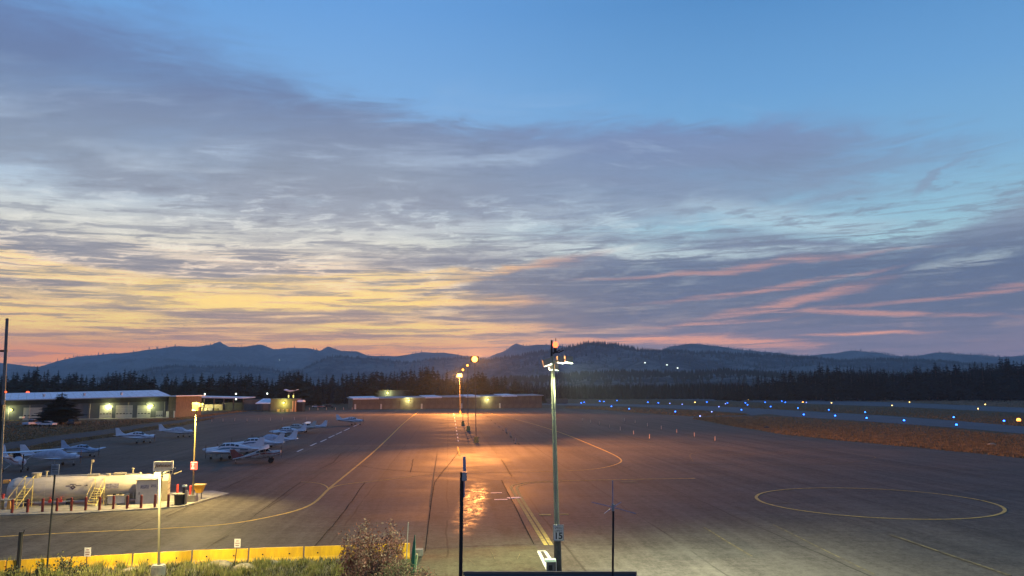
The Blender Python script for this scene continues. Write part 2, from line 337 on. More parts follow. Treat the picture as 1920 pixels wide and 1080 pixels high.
# ------------------------------------------------------------------ mesh helper
class MB:
    def __init__(s): s.v = []; s.f = []; s.fm = []; s.m = 0
    def quad(s, *p):
        i = len(s.v); s.v += [tuple(q) for q in p]; s.f.append(tuple(range(i, i + len(p)))); s.fm.append(s.m); return s
    poly = quad
    def ring(s, rings, cap=True, close=True):
        i = len(s.v); n = len(rings[0])
        for r in rings: s.v += [tuple(q) for q in r]
        for a in range(len(rings) - 1):
            for b in range(n if close else n - 1):
                c = (b + 1) % n
                s.f.append((i + a * n + b, i + a * n + c, i + (a + 1) * n + c, i + (a + 1) * n + b)); s.fm.append(s.m)
        if cap and close:
            s.f.append(tuple(i + k for k in reversed(range(n)))); s.fm.append(s.m)
            s.f.append(tuple(i + (len(rings) - 1) * n + k for k in range(n))); s.fm.append(s.m)
        return s
    def box(s, c, d, rz=0.0, top=(1, 1)):
        ca, sa = math.cos(rz), math.sin(rz); h = [x / 2 for x in d]; rs = []
        for z, k in ((-h[2], (1, 1)), (h[2], top)):
            r = []
            for a, b in ((-1, -1), (1, -1), (1, 1), (-1, 1)):
                x, y = a * h[0] * k[0], b * h[1] * k[1]
                r.append((c[0] + x * ca - y * sa, c[1] + x * sa + y * ca, c[2] + z))
            rs.append(r)
        return s.ring(rs)
    def tube(s, pts, rad, n=8, cap=True):
        pts = [Vector(p) for p in pts]
        if not isinstance(rad, (list, tuple)): rad = [rad] * len(pts)
        rs = []
        for i, p in enumerate(pts):
            d = (pts[min(i + 1, len(pts) - 1)] - pts[max(i - 1, 0)]).normalized()
            a = d.orthogonal().normalized() if abs(d.z) < 0.95 else Vector((1, 0, 0)); a = (a - d * a.dot(d)).normalized(); b = d.cross(a)
            rs.append([p + (a * math.cos(2 * math.pi * k / n) + b * math.sin(2 * math.pi * k / n)) * rad[i] for k in range(n)])
        return s.ring(rs, cap)
    def sphere(s, c, r, n=10, m=6, sz=1.0, half=False):
        rs = []
        for j in range(m + 1):
            th = (math.pi / 2 if half else math.pi) * j / m
            rr = max(1e-3, math.sin(th)) * r; z = math.cos(th) * r * sz
            rs.append([(c[0] + rr * math.cos(2 * math.pi * k / n), c[1] + rr * math.sin(2 * math.pi * k / n), c[2] + z) for k in range(n)][::-1])
        return s.ring(rs)
    def wheel(s, c, r, w, ax=(0, 1, 0), n=14):
        c = Vector(c); a = Vector(ax)
        return s.tube([c - a * w / 2, c - a * w * .35, c + a * w * .35, c + a * w / 2], [r * .8, r, r, r * .8], n)
    def build(s, name, mats, parent=None, loc=(0, 0, 0), rz=0.0, smooth=False):
        me = bpy.data.meshes.new(name); me.from_pydata(s.v, [], s.f)
        if not isinstance(mats, (list, tuple)): mats = [mats]
        for m in mats: me.materials.append(m)
        if len(mats) > 1: me.polygons.foreach_set('material_index', s.fm)
        if smooth:
            me.polygons.foreach_set('use_smooth', [True] * len(me.polygons))
            me.set_sharp_from_angle(angle=R(40))
        o = bpy.data.objects.new(name, me); col.objects.link(o); o.location = loc; o.rotation_euler = (0, 0, rz); o.parent = parent
        return o
def tag(o, label=None, cat=None, group=None, kind=None):
    if label: o['label'] = label
    if cat: o['category'] = cat
    if group: o['group'] = group
    if kind: o['kind'] = kind
    return o
def thing(name, loc, label, cat, group=None, rz=0.0):
    o = bpy.data.objects.new(name, None); col.objects.link(o); o.location = loc; o.rotation_euler = (0, 0, rz)
    return tag(o, label, cat, group)
def copy_tree(o, parent=None):
    c = o.copy(); col.objects.link(c); c.parent = parent
    for ch in o.children: copy_tree(ch, c)
    return c
def lamp(kind, loc, power, color, parent=None, size=0.3, direction=None, spot=None, blend=0.3, name='lamp_light'):
    d = bpy.data.lights.new(name, kind); d.energy = power; d.color = color
    if kind == 'AREA': d.size = size
    else: d.shadow_soft_size = size
    if kind == 'SPOT': d.spot_size = R(spot); d.spot_blend = blend
    o = bpy.data.objects.new(name, d); col.objects.link(o); o.location = loc; o.parent = parent
    if direction is not None: o.rotation_euler = Vector(direction).to_track_quat('-Z', 'Y').to_euler()
    return o
def text(body, size, m, parent, loc, rot, name='lettering', extrude=0.004, sx=1.0, shear=0, offset=0.0):
    c = bpy.data.curves.new(name, 'FONT'); c.body = body; c.size = size; c.align_x = 'CENTER'; c.align_y = 'CENTER'; c.extrude = extrude
    c.materials.append(m); o = bpy.data.objects.new(name, c); col.objects.link(o); o.parent = parent; o.location = loc; o.rotation_euler = rot; o.scale = (sx, 1, 1)
    if shear: c.shear = shear
    c.offset = offset; c.resolution_u = 3
    bpy.context.view_layer.update()
    me = bpy.data.meshes.new_from_object(o); me.materials.clear(); me.materials.append(m)
    q = bpy.data.objects.new(name, me); col.objects.link(q); q.parent = parent; q.location = loc; q.rotation_euler = rot; q.scale = (sx, 1, 1)
    bpy.data.objects.remove(o)
    return q

# ------------------------------------------------------------------ ground
def groundmat(name, c1, c2, c3, sc1=0.05, bump=0.6):
    m = bpy.data.materials.new(name); m.use_nodes = True; t = m.node_tree; old = S.t; S.t = t
    b = t.nodes['Principled BSDF']; tcn = t.nodes.new('ShaderNodeTexCoord'); v = S(tcn.outputs['Object'])
    a = noise_(v, sc1, 8, 0.65, 0.5); g = noise_(v, 1.3, 6, 0.75); f = noise_(v, 0.35, 6, 0.7)
    cc = cmix((*c1, 1), (*c2, 1), mrange(a * 0.5 + f * 0.5, 0.38, 0.62)); cc = cmix(cc, (*c3, 1), mrange(g, 0.48, 0.66) * 0.8)
    lnk(cc, b.inputs['Base Color']); b.inputs['Roughness'].default_value = 0.95; b.inputs['Specular IOR Level'].default_value = 0.1
    bp = t.nodes.new('ShaderNodeBump'); bp.inputs['Strength'].default_value = bump; bp.inputs['Distance'].default_value = 0.15
    lnk(g + f, bp.inputs['Height']); t.links.new(bp.outputs[0], b.inputs['Normal']); S.t = old; return m
M_ground = groundmat('dry meadow soil', (0.11, 0.075, 0.04), (0.06, 0.048, 0.028), (0.18, 0.13, 0.075))
M_verge = groundmat('planting bed soil', (0.14, 0.11, 0.055), (0.09, 0.10, 0.035), (0.22, 0.18, 0.10), 0.4)

mb = MB(); n = 96; rings = []
radii = [0.5, 60, 200, 500, 1200, 3000, 6000, 12000, 19000]
for r in radii: rings.append([(r * math.cos(2 * math.pi * k / n), r * math.sin(2 * math.pi * k / n), 0) for k in range(n)])
mb.ring(rings, cap=False)
ground = tag(mb.build('ground', M_ground), kind='structure')

def sheet(name, pts, z, m, parent=None, kind='structure', sub=False):
    mb = MB(); mb.poly(*[(p[0], p[1], z) for p in pts]); o = mb.build(name, m, parent)
    if parent is None and kind: o['kind'] = kind
    return o
def gp(pts): return [G(*p) for p in pts]
def dense(pts, per=1):
    return pts
apron_px = [(-60, 868), (0, 854), (120, 834), (208, 819), (320, 800), (396, 786), (470, 773.5), (560, 771.5), (660, 768.5), (800, 767.5), (1020, 765.5), (1060, 766.5), (1110, 768), (1200, 775), (1290, 781),
            (1340, 780.5), (1408, 778.5), (1440, 776), (1400, 781), (1310, 783), (1300, 785), (1330, 792), (1400, 804), (1480, 817), (1600, 829), (1700, 838), (1800, 848), (1920, 860), (2100, 880), (2500, 930)]
apron_pts = gp(apron_px) + [Vector((75, 40, 0)), Vector((75, -10, 0)), Vector((-4, -10, 0)), Vector((-5, 30, 0))] + gp([(795, 1040), (768, 1047), (600, 1052), (400, 1058), (200, 1069), (0, 1081), (-200, 1093), (-500, 1105)]) + [Vector((-75, 95, 0))]
apron = sheet('apron', apron_pts, 0.02, M_asph)
sheet('service_road', gp([(-40, 838), (0, 832), (150, 812), (300, 792), (430, 776), (470, 771), (560, 768.5), (560, 771), (470, 773), (400, 783), (300, 798), (150, 822), (0, 845), (-40, 850)]), 0.024, M_asph3)
sheet('taxiway', gp([(1000, 756), (1130, 757), (1280, 760), (1400, 764), (1480, 769.5), (1642, 778.5), (1790, 789), (1920, 800), (2150, 822), (2150, 838), (1920, 813.5), (1790, 802), (1623, 790), (1480, 781), (1440, 776), (1408, 778.5), (1395, 774.5), (1300, 768), (1180, 762), (1060, 760), (1000, 759)]), 0.03, M_rwy)
sheet('runway', gp([(1060, 743.5), (1250, 744.5), (1400, 746.5), (1480, 748.5), (1688, 755), (1920, 764.5), (2150, 776), (2150, 788), (1920, 773.8), (1688, 763), (1480, 756), (1350, 752), (1250, 749), (1060, 746)]), 0.026, M_rwy)
sheet('dirt_strip', gp([(0, 858), (208, 821.5), (330, 801.5), (400, 787.5), (470, 775.5), (400, 783.5), (300, 798.5), (150, 822.5), (0, 845.5), (-50, 852), (-50, 870)]), 0.012, groundmat('reddish dirt', (0.20, 0.13, 0.09), (0.12, 0.08, 0.05), (0.26, 0.19, 0.13), 0.15))
# apron patches, and dark ones painted for unlit ground
pz = 0.026
def patch(name, pts, m, z): return sheet(name, gp(pts), z, m, parent=apron)
patch('sealed_pavement', [(812, 903), (940, 901), (1001, 1022), (862, 1026), (792, 1030)], M_asph2, 0.024)
patch('pavement_or_shade_patch', [(792, 1031), (1004, 1023.5), (1035, 1085), (770, 1090)], asphalt('old olive asphalt', (0.066, 0.068, 0.045), contrast=0.5), 0.024)
patch('pavement_or_shade_patch', [(620, 790), (850, 788), (858, 832), (580, 836)], M_asph3, 0.024)  # ground the lamp leaves unlit, painted in as darker asphalt
patch('pavement_or_shade_patch', [(862, 788), (885, 788), (898, 829), (866, 831)], M_asph3, 0.024)  # rest of that unlit ground, shade put into the colour
patch('pavement_or_shade_patch', [(1180, 985), (1345, 980), (1440, 1045), (1230, 1052)], asphalt('greenish worn asphalt', (0.066, 0.062, 0.053)), 0.024)

def ribbon(name, pts, w, m, z=0.032, parent=apron, px=True, smooth=2):
    P_ = [G(*p) if px else Vector(p) for p in pts]
    for _ in range(smooth if len(P_) > 3 else 0):          # corner cutting keeps ends
        q = [P_[0]]
        for a, b in zip(P_[:-1], P_[1:]): q += [a * .75 + b * .25, a * .25 + b * .75]
        P_ = q + [P_[-1]]
    L, Rr = [], []
    for i, p in enumerate(P_):
        d = P_[min(i + 1, len(P_) - 1)] - P_[max(i - 1, 0)]; d.z = 0; d.normalize(); nn = Vector((-d.y, d.x, 0)) * w / 2
        L.append((p.x + nn.x, p.y + nn.y, z)); Rr.append((p.x - nn.x, p.y - nn.y, z))
    mb = MB()
    for i in range(len(P_) - 1): mb.quad(Rr[i], Rr[i + 1], L[i + 1], L[i])
    return mb.build(name, m, parent)
zz = [0.032]
def line(pts, w=0.22, m=M_yline, name='line_or_lit_seam', **k):
    zz[0] += 0.0006
    return ribbon(name, pts, w, m, z=zz[0], **k)
line([(785, 772), (760, 790), (720, 830), (690, 857), (650, 890), (617, 916), (604, 930), (588, 945), (560, 957), (520, 967), (460, 979), (400, 986.5), (320, 991), (240, 995), (120, 1000), (0, 1007), (-80, 1011)], 0.26)
line([(616, 917), (611, 911), (600, 907), (585, 905), (565, 904)], 0.16)
line([(616, 918), (630, 911), (660, 906.5), (690, 904), (740, 898), (800, 890), (860, 887.5), (930, 886), (1000, 885), (1080, 883), (1125, 879), (1155, 872), (1169, 864), (1150, 852), (1110, 835), (1060, 814), (1010, 798), (970, 787), (930, 778), (900, 771)], 0.22, M_yline)
line([(680, 873), (640, 880), (560, 890), (470, 897), (380, 902)], 0.13, M_yfaint)
line([(680, 873.5), (700, 878), (740, 882), (800, 886), (830, 887)], 0.13, M_yfaint)
line([(1169, 865), (1195, 868), (1230, 870.5), (1300, 872), (1480, 873.5), (1560, 871), (1610, 866), (1647, 859), (1630, 854), (1561, 845), (1480, 838)], 0.18, M_yfaint)
line([(1300, 866), (1290, 850), (1330, 847), (1440, 852), (1350, 853)], 0.16, M_yfaint)
line([(1560, 872), (1700, 875), (1800, 879), (1920, 886)], 0.16, M_yfaint)
line([(1303, 897.5), (1200, 899), (1100, 901), (1010, 903), (978, 906), (961, 910), (957, 915), (962, 922), (980, 952), (1000, 985), (1024, 1023)], 0.27)
line([(1050, 903.6), (1000, 905.5), (984, 907.5), (972, 911), (968, 916), (974, 928), (990, 955), (1010, 985), (1034, 1023)], 0.27)
line([(1240, 898.5), (1303, 897.3)], 0.2, smooth=0)
for x in (1166, 1173, 1181, 1189): line([(x, 902), (x + 4, 906)], 0.5, M_yfaint, smooth=0)
for a, b, w in (((920, 925), (941, 924.6), .4), ((927, 937.6), (952, 937), .5), ((952, 934.5), (976, 933.5), .85), ((1011, 966), (1033, 966), .7), ((1050, 965), (1066, 965), .45)):
    line([a, b], w, M_wline if a[0] < 1000 else M_yline, 'painted_bar', smooth=0)
line([(1010, 1035), (1033, 1082)], 0.2, M_wline, smooth=0); line([(1022, 1035), (1032, 1050)], 0.2, M_wline, smooth=0); line([(1008, 1034.3), (1023, 1034)], 0.2, M_wline, smooth=0)
for c in ((562, 845), (587, 834), (606, 826.5), (621, 819), (635, 812.5), (650, 805.5), (668, 797.5)): line([(c[0] - 5, c[1] + 2.5), (c[0] + 6, c[1] - 2.6)], 0.3, M_wline, 'painted_dash', smooth=0)
for i in range(9):
    y0 = 776 + i * 6.2; x0 = 851 + (y0 - 776) * 0.16; line([(x0, y0), (x0 + .5, y0 + 2.6)], 0.22, M_wline, 'painted_dash', smooth=0)
line([(858, 838), (862, 855)], 0.25, smooth=0)
for i in range(10):
    y0 = 774 + i * 6.4; x0 = 905 + (y0 - 774) * 1.15; line([(x0, y0), (x0 + 2.4, y0 + 2.2)], 0.22, M_crack, 'painted_dash', smooth=0)
line([(820, 850), (812, 900), (806, 950)], 0.14, M_yfaint, smooth=0)  # orange lit pavement seam, its lamp light drawn as faded yellow paint
line([(1143, 810), (1185, 820), (1220, 829)], 0.2, M_yfaint, smooth=0)
line([(1100, 790), (1290, 790)], 0.2, M_yfaint, smooth=0)
line([(1670, 1004), (1780, 1042), (1895, 1081)], 0.22, M_yfaint, 'worn_line')
line([(1320, 990), (1365, 1018), (1410, 1045)], 0.15, M_yfaint, 'worn_line')
line([(1450, 985), (1560, 1040), (1640, 1079)], 0.12, M_yfaint, 'worn_line')
for a, b in (((920, 1033), (928, 1050)), ((975, 1040), (970, 1050)), ((1000, 1066), (1015, 1072)), ((992, 1045), (1003, 1047)), ((880, 1052), (890, 1060))): line([a, b], 0.035, M_yfaint, 'tyre_scuff', smooth=0)
# compass circle
cn = G(1638, 971.5); cf = G(1638, 917.5); cc = (cn + cf) / 2; cr = (cf - cn).length / 2
mb = MB(); ni = 96
for k in range(ni):
    a0, a1 = 2 * math.pi * k / ni, 2 * math.pi * (k + 1) / ni
    q = lambda a, r: (cc.x + math.cos(a) * r, cc.y + math.sin(a) * r, 0.05)
    mb.quad(q(a0, cr - .14), q(a0, cr + .14), q(a1, cr + .14), q(a1, cr - .14))
mb.build('painted_circle', M_yline, apron)
line([(1835, 939), (1877, 939)], 0.2, M_yfaint, smooth=0); line([(1440, 944.5), (1486, 944.2)], 0.2, M_yfaint, smooth=0)
cracks = [[(564, 905), (540, 922), (515, 941), (476, 969)], [(684, 905), (660, 940), (630, 980), (590, 1026)], [(452, 903), (415, 920), (380, 936)], [(400, 926), (360, 948), (311, 971)],
          [(187, 958), (150, 970), (120, 983)], [(862, 845), (815, 905), (806, 960), (797, 1036)], [(640, 850), (625, 868), (600, 880)], [(775, 862), (770, 886)], [(940, 862), (960, 895)],
           [(0, 976), (90, 968), (240, 962)], [(430, 1005), (395, 1024)], [(812, 903), (940, 901), (1001, 1022), (792, 1030)]]
for cpts in cracks:
    pts = []
    for a, b in zip(cpts[:-1], cpts[1:]):
        for k in range(6): pts.append((a[0] + (b[0] - a[0]) * k / 6 + rnd.uniform(-.6, .6), a[1] + (b[1] - a[1]) * k / 6 + rnd.uniform(-.25, .25)))
    pts.append(cpts[-1]); zz[0] += .0006
    ribbon('crack_seal', pts, 0.055, M_crack, z=zz[0], smooth=0)

# ------------------------------------------------------------------ hills
def hillmat(name, c1, c2, sc_=0.01):
    m = bpy.data.materials.new(name); m.use_nodes = True; t = m.node_tree; old = S.t; S.t = t
    b = t.nodes['Principled BSDF']; v = S(t.nodes.new('ShaderNodeTexCoord').outputs['Object'])
    a = noise_(v, sc_, 8, 0.8); f = noise_(v, sc_ * 0.15, 6, 0.6)
    lnk(cmix((*c1, 1), (*c2, 1), mrange(a * 0.6 + f * 0.4, 0.42, 0.58)), b.inputs['Base Color']); b.inputs['Roughness'].default_value = 1.0; b.inputs['Specular IOR Level'].default_value = 0.0
    S.t = old; return m
M_hill = hillmat('forested slope', (0.03, 0.042, 0.046), (0.16, 0.17, 0.16), 0.016)
def interp(prof, x):
    if x <= prof[0][0]: return prof[0][1]
    for (a, b), (c, d) in zip(prof[:-1], prof[1:]):
        if x <= c:
            t = (x - a) / (c - a); t = t * t * (3 - 2 * t) * .5 + t * .5; return b + (d - b) * t
    return prof[-1][1]
def ridge(name, prof, D, foot, trees=0, th=14, rough=1.0, seed=0):
    x0, x1 = prof[0][0], prof[-1][0]; nx = int((x1 - x0) / 3); ny = 14; rings = []
    cr_ = []
    for i in range(nx + 1):
        px = x0 + (x1 - x0) * i / nx; top = P(px, interp(prof, px), D)
        h = top.z + rough * 6 * noise.fractal(Vector((top.x * .006, seed, 3)), 1, 2, 4)
        cr_.append((top.x, h))
    mb = MB()
    for j in range(ny + 4):
        if j <= ny:
            t = j / ny; y = foot + (D - foot) * t
            r = []
            for x, h in cr_:
                xx = x * (0.86 + 0.14 * t)
                prof_t = (t ** 1.15)
                e = 0.22 * h * noise.fractal(Vector((xx / D * 14, y / D * 7, seed)), 0.8, 2.1, 5) * math.sin(math.pi * t)
                r.append((xx, y, -2 + (h + 2) * prof_t + e))
        else:
            t = (j - ny) / 3; r = [(x, D + (D - foot) * .8 * t, -2 + (h + 2) * (1 - t) ** 1.5) for x, h in cr_]
        rings.append(r)
    mb.ring(rings, cap=False, close=False)
    o = tag(mb.build(name, M_hill, smooth=True), kind='structure')
    if trees:
        rr = random.Random(seed + 5); tm = MB()
        for k in range(trees):
            i = rr.random() * (nx - 1); ii = int(i); j = ny - (0 if rr.random() < .45 else int(abs(rr.gauss(0, 4))))
            j = max(2, min(ny, j)); x, y, z = rings[j][ii]; x2, y2, z2 = rings[j][ii + 1]; f = i - ii
            x += (x2 - x) * f; z += (z2 - z) * f
            jj = max(j - 1, 0); g = rr.random(); b = rings[jj][ii]; y = y + (b[1] - y) * g; z = z + (b[2] - z) * g if j < ny or g > .3 else z
            hh = th * rr.uniform(.5, 1.3); w = hh * rr.uniform(.16, .24)
            tm.f += [(len(tm.v), len(tm.v) + 1, len(tm.v) + 3), (len(tm.v) + 1, len(tm.v) + 2, len(tm.v) + 3), (len(tm.v) + 2, len(tm.v), len(tm.v) + 3)]
            tm.v += [(x - w, y - w * .5, z - 2), (x + w, y - w * .5, z - 2), (x, y + w, z - 2), (x, y, z + hh)]; tm.fm += [0] * 3
        tag(tm.build('hill_forest', M_needle), 'far pines covering the hills', 'forest', kind='stuff')
    return o
ridge('distant_mountain', [(-150, 672), (0, 680), (60, 687), (85, 690), (110, 680), (150, 668), (230, 662), (300, 653), (330, 649), (370, 650), (395, 647), (404, 643), (412, 640), (420, 645), (430, 650), (450, 651), (488, 646), (515, 655), (545, 652), (575, 653), (600, 657), (615, 650), (640, 658), (668, 658), (690, 667), (740, 668), (790, 661), (830, 661), (870, 667), (910, 672), (940, 660), (968, 644), (985, 649), (1010, 646), (1050, 648), (1100, 660), (1200, 680)], 8200, 5200, 500, 22, 0.8, 1)
ridge('mountain', [(-150, 700), (0, 693), (90, 688), (200, 680), (290, 671), (360, 676), (440, 682), (520, 688), (600, 700)], 6300, 4600, 800, 14, 1, 14)
ridge('mountain', [(1180, 668), (1235, 657), (1262, 649), (1300, 644), (1340, 649), (1400, 657), (1440, 660), (1500, 668), (1560, 663), (1600, 657), (1640, 661), (1680, 668), (1710, 668), (1760, 661), (1800, 664), (1880, 669), (1960, 664), (2100, 660)], 6800, 4300, 1600, 16, 1, 2)
ridge('hill', [(360, 706), (440, 706), (520, 704), (570, 694), (600, 679), (620, 670), (640, 667), (700, 673), (760, 679), (800, 675), (860, 671), (920, 674), (1000, 690), (1060, 705)], 4600, 3000, 1600, 14, 1, 3)
ridge('hill', [(180, 712), (250, 701), (300, 691), (340, 686), (400, 688), (480, 688), (540, 698), (640, 714)], 4100, 2800, 1200, 12, 1, 4)
ridge('hill', [(820, 708), (900, 678), (960, 670), (1000, 662), (1050, 655), (1080, 648), (1105, 643), (1130, 645), (1160, 648), (1200, 656), (1235, 660), (1320, 661), (1440, 666), (1560, 675), (1700, 675), (1800, 682), (1920, 690), (2100, 700)], 3900, 2300, 6000, 13, 1, 5)
ridge('foothill', [(700, 726), (1000, 712), (1050, 706), (1150, 701), (1280, 702), (1350, 698), (1450, 704), (1600, 705), (1920, 705), (2100, 705)], 1900, 1000, 5000, 11, .3, 6)

hs = MB(); hs.box((0, 0, 3), (14, 9, 6)); hs.m = 1; hs.box((0, -4.6, 3.5), (4.5, .3, 3.2)); hs.m = 0
hs.quad((-7.5, -5, 6), (7.5, -5, 6), (7.5, 0, 9), (-7.5, 0, 9)); hs.quad((-7.5, 0, 9), (7.5, 0, 9), (7.5, 5, 6), (-7.5, 5, 6)); hs.quad((-7, -4.5, 6), (-7, 4.5, 6), (-7, 0, 8.9)); hs.quad((7, -4.5, 6), (7, 0, 8.9), (7, 4.5, 6))
house0 = None
for i, (x, y, Y, lb) in enumerate(((524, 676, 5700, 'single lit house high on the distant left mountain'), (1209, 682, 3050, 'brightest lit house on the dark hill right of the floodlight pole'), (1250, 686, 2980, 'middle lit house of three on the dark hillside'), (1270, 692, 2850, 'lowest lit house of three on the dark hillside'))):
    o = hs.build('hillside_house', [M_wallb, M_pale]); o.location = P(x, y, Y); tag(o, lb, 'house', 'lit houses on the hills')

# ------------------------------------------------------------------ conifers
def conifer(seed, H=20.0, W=3.4, m=None, bare=0.08, tiers=24):
    rr = random.Random(seed); tr = MB(); cr = MB()
    lean = rr.uniform(-.3, .3)
    tr.tube([(0, 0, 0), (lean * .3, 0, H * .4), (lean, 0, H * .98)], [H * .016, H * .011, H * .002], 6)
    for i in range(tiers):
        t = i / (tiers - 1); z = H * (bare + (0.985 - bare) * t)
        rad = W * (1 - t) ** 0.68 * rr.uniform(.62, 1.1) + .12
        if t < .15: rad *= .6 + t * 2.5
        nb = max(4, int(9 * (1 - t) + 4))
        a0 = rr.random() * 6.28; cx = lean * t
        for b in range(nb):
            a = a0 + 6.283 * b / nb + rr.uniform(-.25, .25); L = rad * rr.uniform(.55, 1.25)
            if rr.random() < .1: continue
            ca, sa = math.cos(a), math.sin(a); dr = L * rr.uniform(.12, .5); w = L * rr.uniform(.3, .48) + .12; zr = z + rr.uniform(-.35, .35)
            p0 = (cx + ca * .05, sa * .05, zr + L * .1); tip = (cx + ca * L, sa * L, zr - dr)
            mid = (cx + ca * L * .55, sa * L * .55, zr - dr * .25)
            l = (mid[0] - sa * w, mid[1] + ca * w, mid[2] - w * .55); r = (mid[0] + sa * w, mid[1] - ca * w, mid[2] - w * .55)
            cr.quad(p0, l, tip); cr.quad(p0, tip, r)
            # hanging spray under the branch
            q = (mid[0], mid[1], mid[2] - w * rr.uniform(.7, 1.3)); cr.quad(p0, q, tip)
            for s_ in (-1, 1):
                e = (mid[0] - s_ * sa * w * 1.1 + ca * L * .25, mid[1] + s_ * ca * w * 1.1 + sa * L * .25, mid[2] - w * .5 - rr.uniform(0, .3)); cr.quad(mid, e, tip)
    return tr, cr
protos = []
for i in range(7):
    t_, c2_ = conifer(i, 20, [3.1, 3.9, 2.7, 4.6, 3.5, 4.2, 3.0][i], bare=[.05, .1, .08, .16, .06, .12, .09][i], tiers=[26, 24, 28, 20, 24, 22, 26][i])
    for mm in (M_needle, M_needled):
        e = thing('pine_tree', (0, 0, 0), 'x', 'tree'); t_.build('trunk', M_bark, e); c2_.build('crown', mm, e, smooth=False)
        protos.append(e)
used = set(); NTREE = [0]
def tree(px, top, Y, dark=False, z0=0.0, label='', group=None, v=None, kind=None, wide=1.0):
    v = rnd.randrange(7) if v is None else v; pi = v * 2 + (1 if dark else 0)
    p = P(px, top, Y); h = p.z - z0
    if pi in used: o = copy_tree(protos[pi])
    else: o = protos[pi]; used.add(pi)
    s = h / 20; w = s * rnd.uniform(.85, 1.25) * wide
    o.location = (p.x, p.y, z0); o.scale = (w, w, s); o.rotation_euler = (0, 0, rnd.uniform(0, 6.28))
    tag(o, label, 'tree', group); NTREE[0] += 1
    return o
# tree line behind the hangars, left to centre
prof_left = [(0, 697), (30, 699), (68, 690), (90, 694), (130, 697), (170, 703), (245, 693), (300, 704), (330, 699), (400, 703), (460, 696), (500, 703), (560, 694), (620, 703), (680, 696), (760, 694), (800, 685), (850, 695), (900, 697), (940, 703), (975, 710), (990, 718)]
g1 = 'pines in the forest line behind the hangars'
x = -8
while x < 992:
    Y = rnd.uniform(470, 640)
    tree(x, interp(prof_left, x) - 5 + abs(rnd.gauss(0, 10)) + (Y - 500) * .01, Y, wide=1.55, label='blue green pine in the ragged forest line behind the hangars', group=g1); x += rnd.uniform(5.2, 9.5)
for (px, top, Y, lb) in ((68, 690, 480, 'tall pointed pine left of the dip in the mountain skyline'), (245, 692, 480, 'tall slim pine above the middle of the long left hangar'), (392, 703, 400, 'dark solid pine standing in front of the forest above the open canopy'), (427, 707, 410, 'shorter dark pine right of the dark solid pine above the canopy'),
                     (560, 696, 450, 'dark pointed pine above the small lit hut'), (461, 697, 455, 'broad pine with twin tops above the canopy end'), (672, 695, 450, 'dark pine above the left end of the long hangar row'), (697, 697, 455, 'second dark pine above the left end of the long hangar row'), (803, 684, 455, 'tallest clump pine left of the orange lamps'), (788, 686, 460, 'twin topped pine just left of the tallest clump'), (285, 708, 420, 'dark bushy pine rising behind the brick end of the left hangar')):
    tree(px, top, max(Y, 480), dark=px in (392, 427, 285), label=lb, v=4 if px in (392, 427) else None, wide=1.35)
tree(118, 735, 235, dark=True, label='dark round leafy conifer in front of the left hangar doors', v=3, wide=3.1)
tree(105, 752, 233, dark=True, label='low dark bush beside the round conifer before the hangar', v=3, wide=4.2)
# dark tree line on the right
prof_right = [(1500, 692), (1530, 685), (1552, 683), (1600, 683), (1620, 680), (1650, 688), (1700, 688), (1722, 680), (1760, 683), (1790, 679), (1815, 677), (1840, 674), (1860, 676), (1888, 666), (1905, 672), (1925, 668), (1960, 664)]
g2 = 'dark pines along the right edge of the airfield'
x = 1345
while x < 1960:
    Y = rnd.uniform(690, 790)
    base = interp(prof_right, x) if x > 1500 else 712 - (x - 1345) * .13
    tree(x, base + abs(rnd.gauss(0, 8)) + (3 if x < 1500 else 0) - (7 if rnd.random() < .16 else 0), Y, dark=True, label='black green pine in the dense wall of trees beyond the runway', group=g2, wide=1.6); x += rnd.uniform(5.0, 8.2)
tree(1888, 667, 690, dark=True, label='tallest black pine of the wall of trees beyond the runway', v=1, wide=1.35)
tree(1552, 683, 700, dark=True, label='pointed black pine at the left end of the tall dark wall', v=0)
# the rest of the forest, one mass
fm = MB(); rr = random.Random(77)
def cone_tree(mb, x, y, z, h, w):
    n = 5; tiers = 3
    for t in range(tiers):
        zb = z + h * (t / tiers) * .85 + .3; zt = z + h * min(1, (t + 1.5) / tiers); wr = w * (1 - t / (tiers + .4)); a0 = rr.random() * 6; i = len(mb.v)
        for k in range(n): r_ = wr * rr.uniform(.7, 1.2); mb.v.append((x + math.cos(a0 + k * 6.283 / n) * r_, y + math.sin(a0 + k * 6.283 / n) * r_, zb + rr.uniform(-.5, .5)))
        mb.v.append((x, y, zt))
        for k in range(n): mb.f.append((i + k, i + (k + 1) % n, i + n)); mb.fm.append(mb.m)
for k in range(2600):
    px = rr.uniform(-80, 1020); Y = rr.uniform(560, 860); g = G(px, 740, 0); x = (px - 960) / F * Y
    top = P(px, interp(prof_left, px) + 17 + rr.random() * 14, Y).z; cone_tree(fm, x, Y, 0, max(6, top), rr.uniform(1.6, 3.0))
for k in range(2600):
    px = rr.uniform(1340, 2000); Y = rr.uniform(760, 1000); x = (px - 960) / F * Y; base = interp(prof_right, px) if px > 1500 else 714 - (px - 1345) * .12
    top = P(px, base + 12 + rr.random() * 18, Y).z; cone_tree(fm, x, Y, 0, max(6, top), rr.uniform(2.2, 3.6))
for k in range(2600):
    px = rr.uniform(960, 1400); Y = rr.uniform(820, 1350); x = (px - 960) / F * Y
    top = P(px, 722 + rr.random() * 14 - (px - 960) * .018, Y).z; cone_tree(fm, x, Y, 0, max(5, top), rr.uniform(1.6, 3.2))
tag(fm.build('forest', M_needled), 'dense dark pine forest round the airfield', 'forest', kind='stuff')

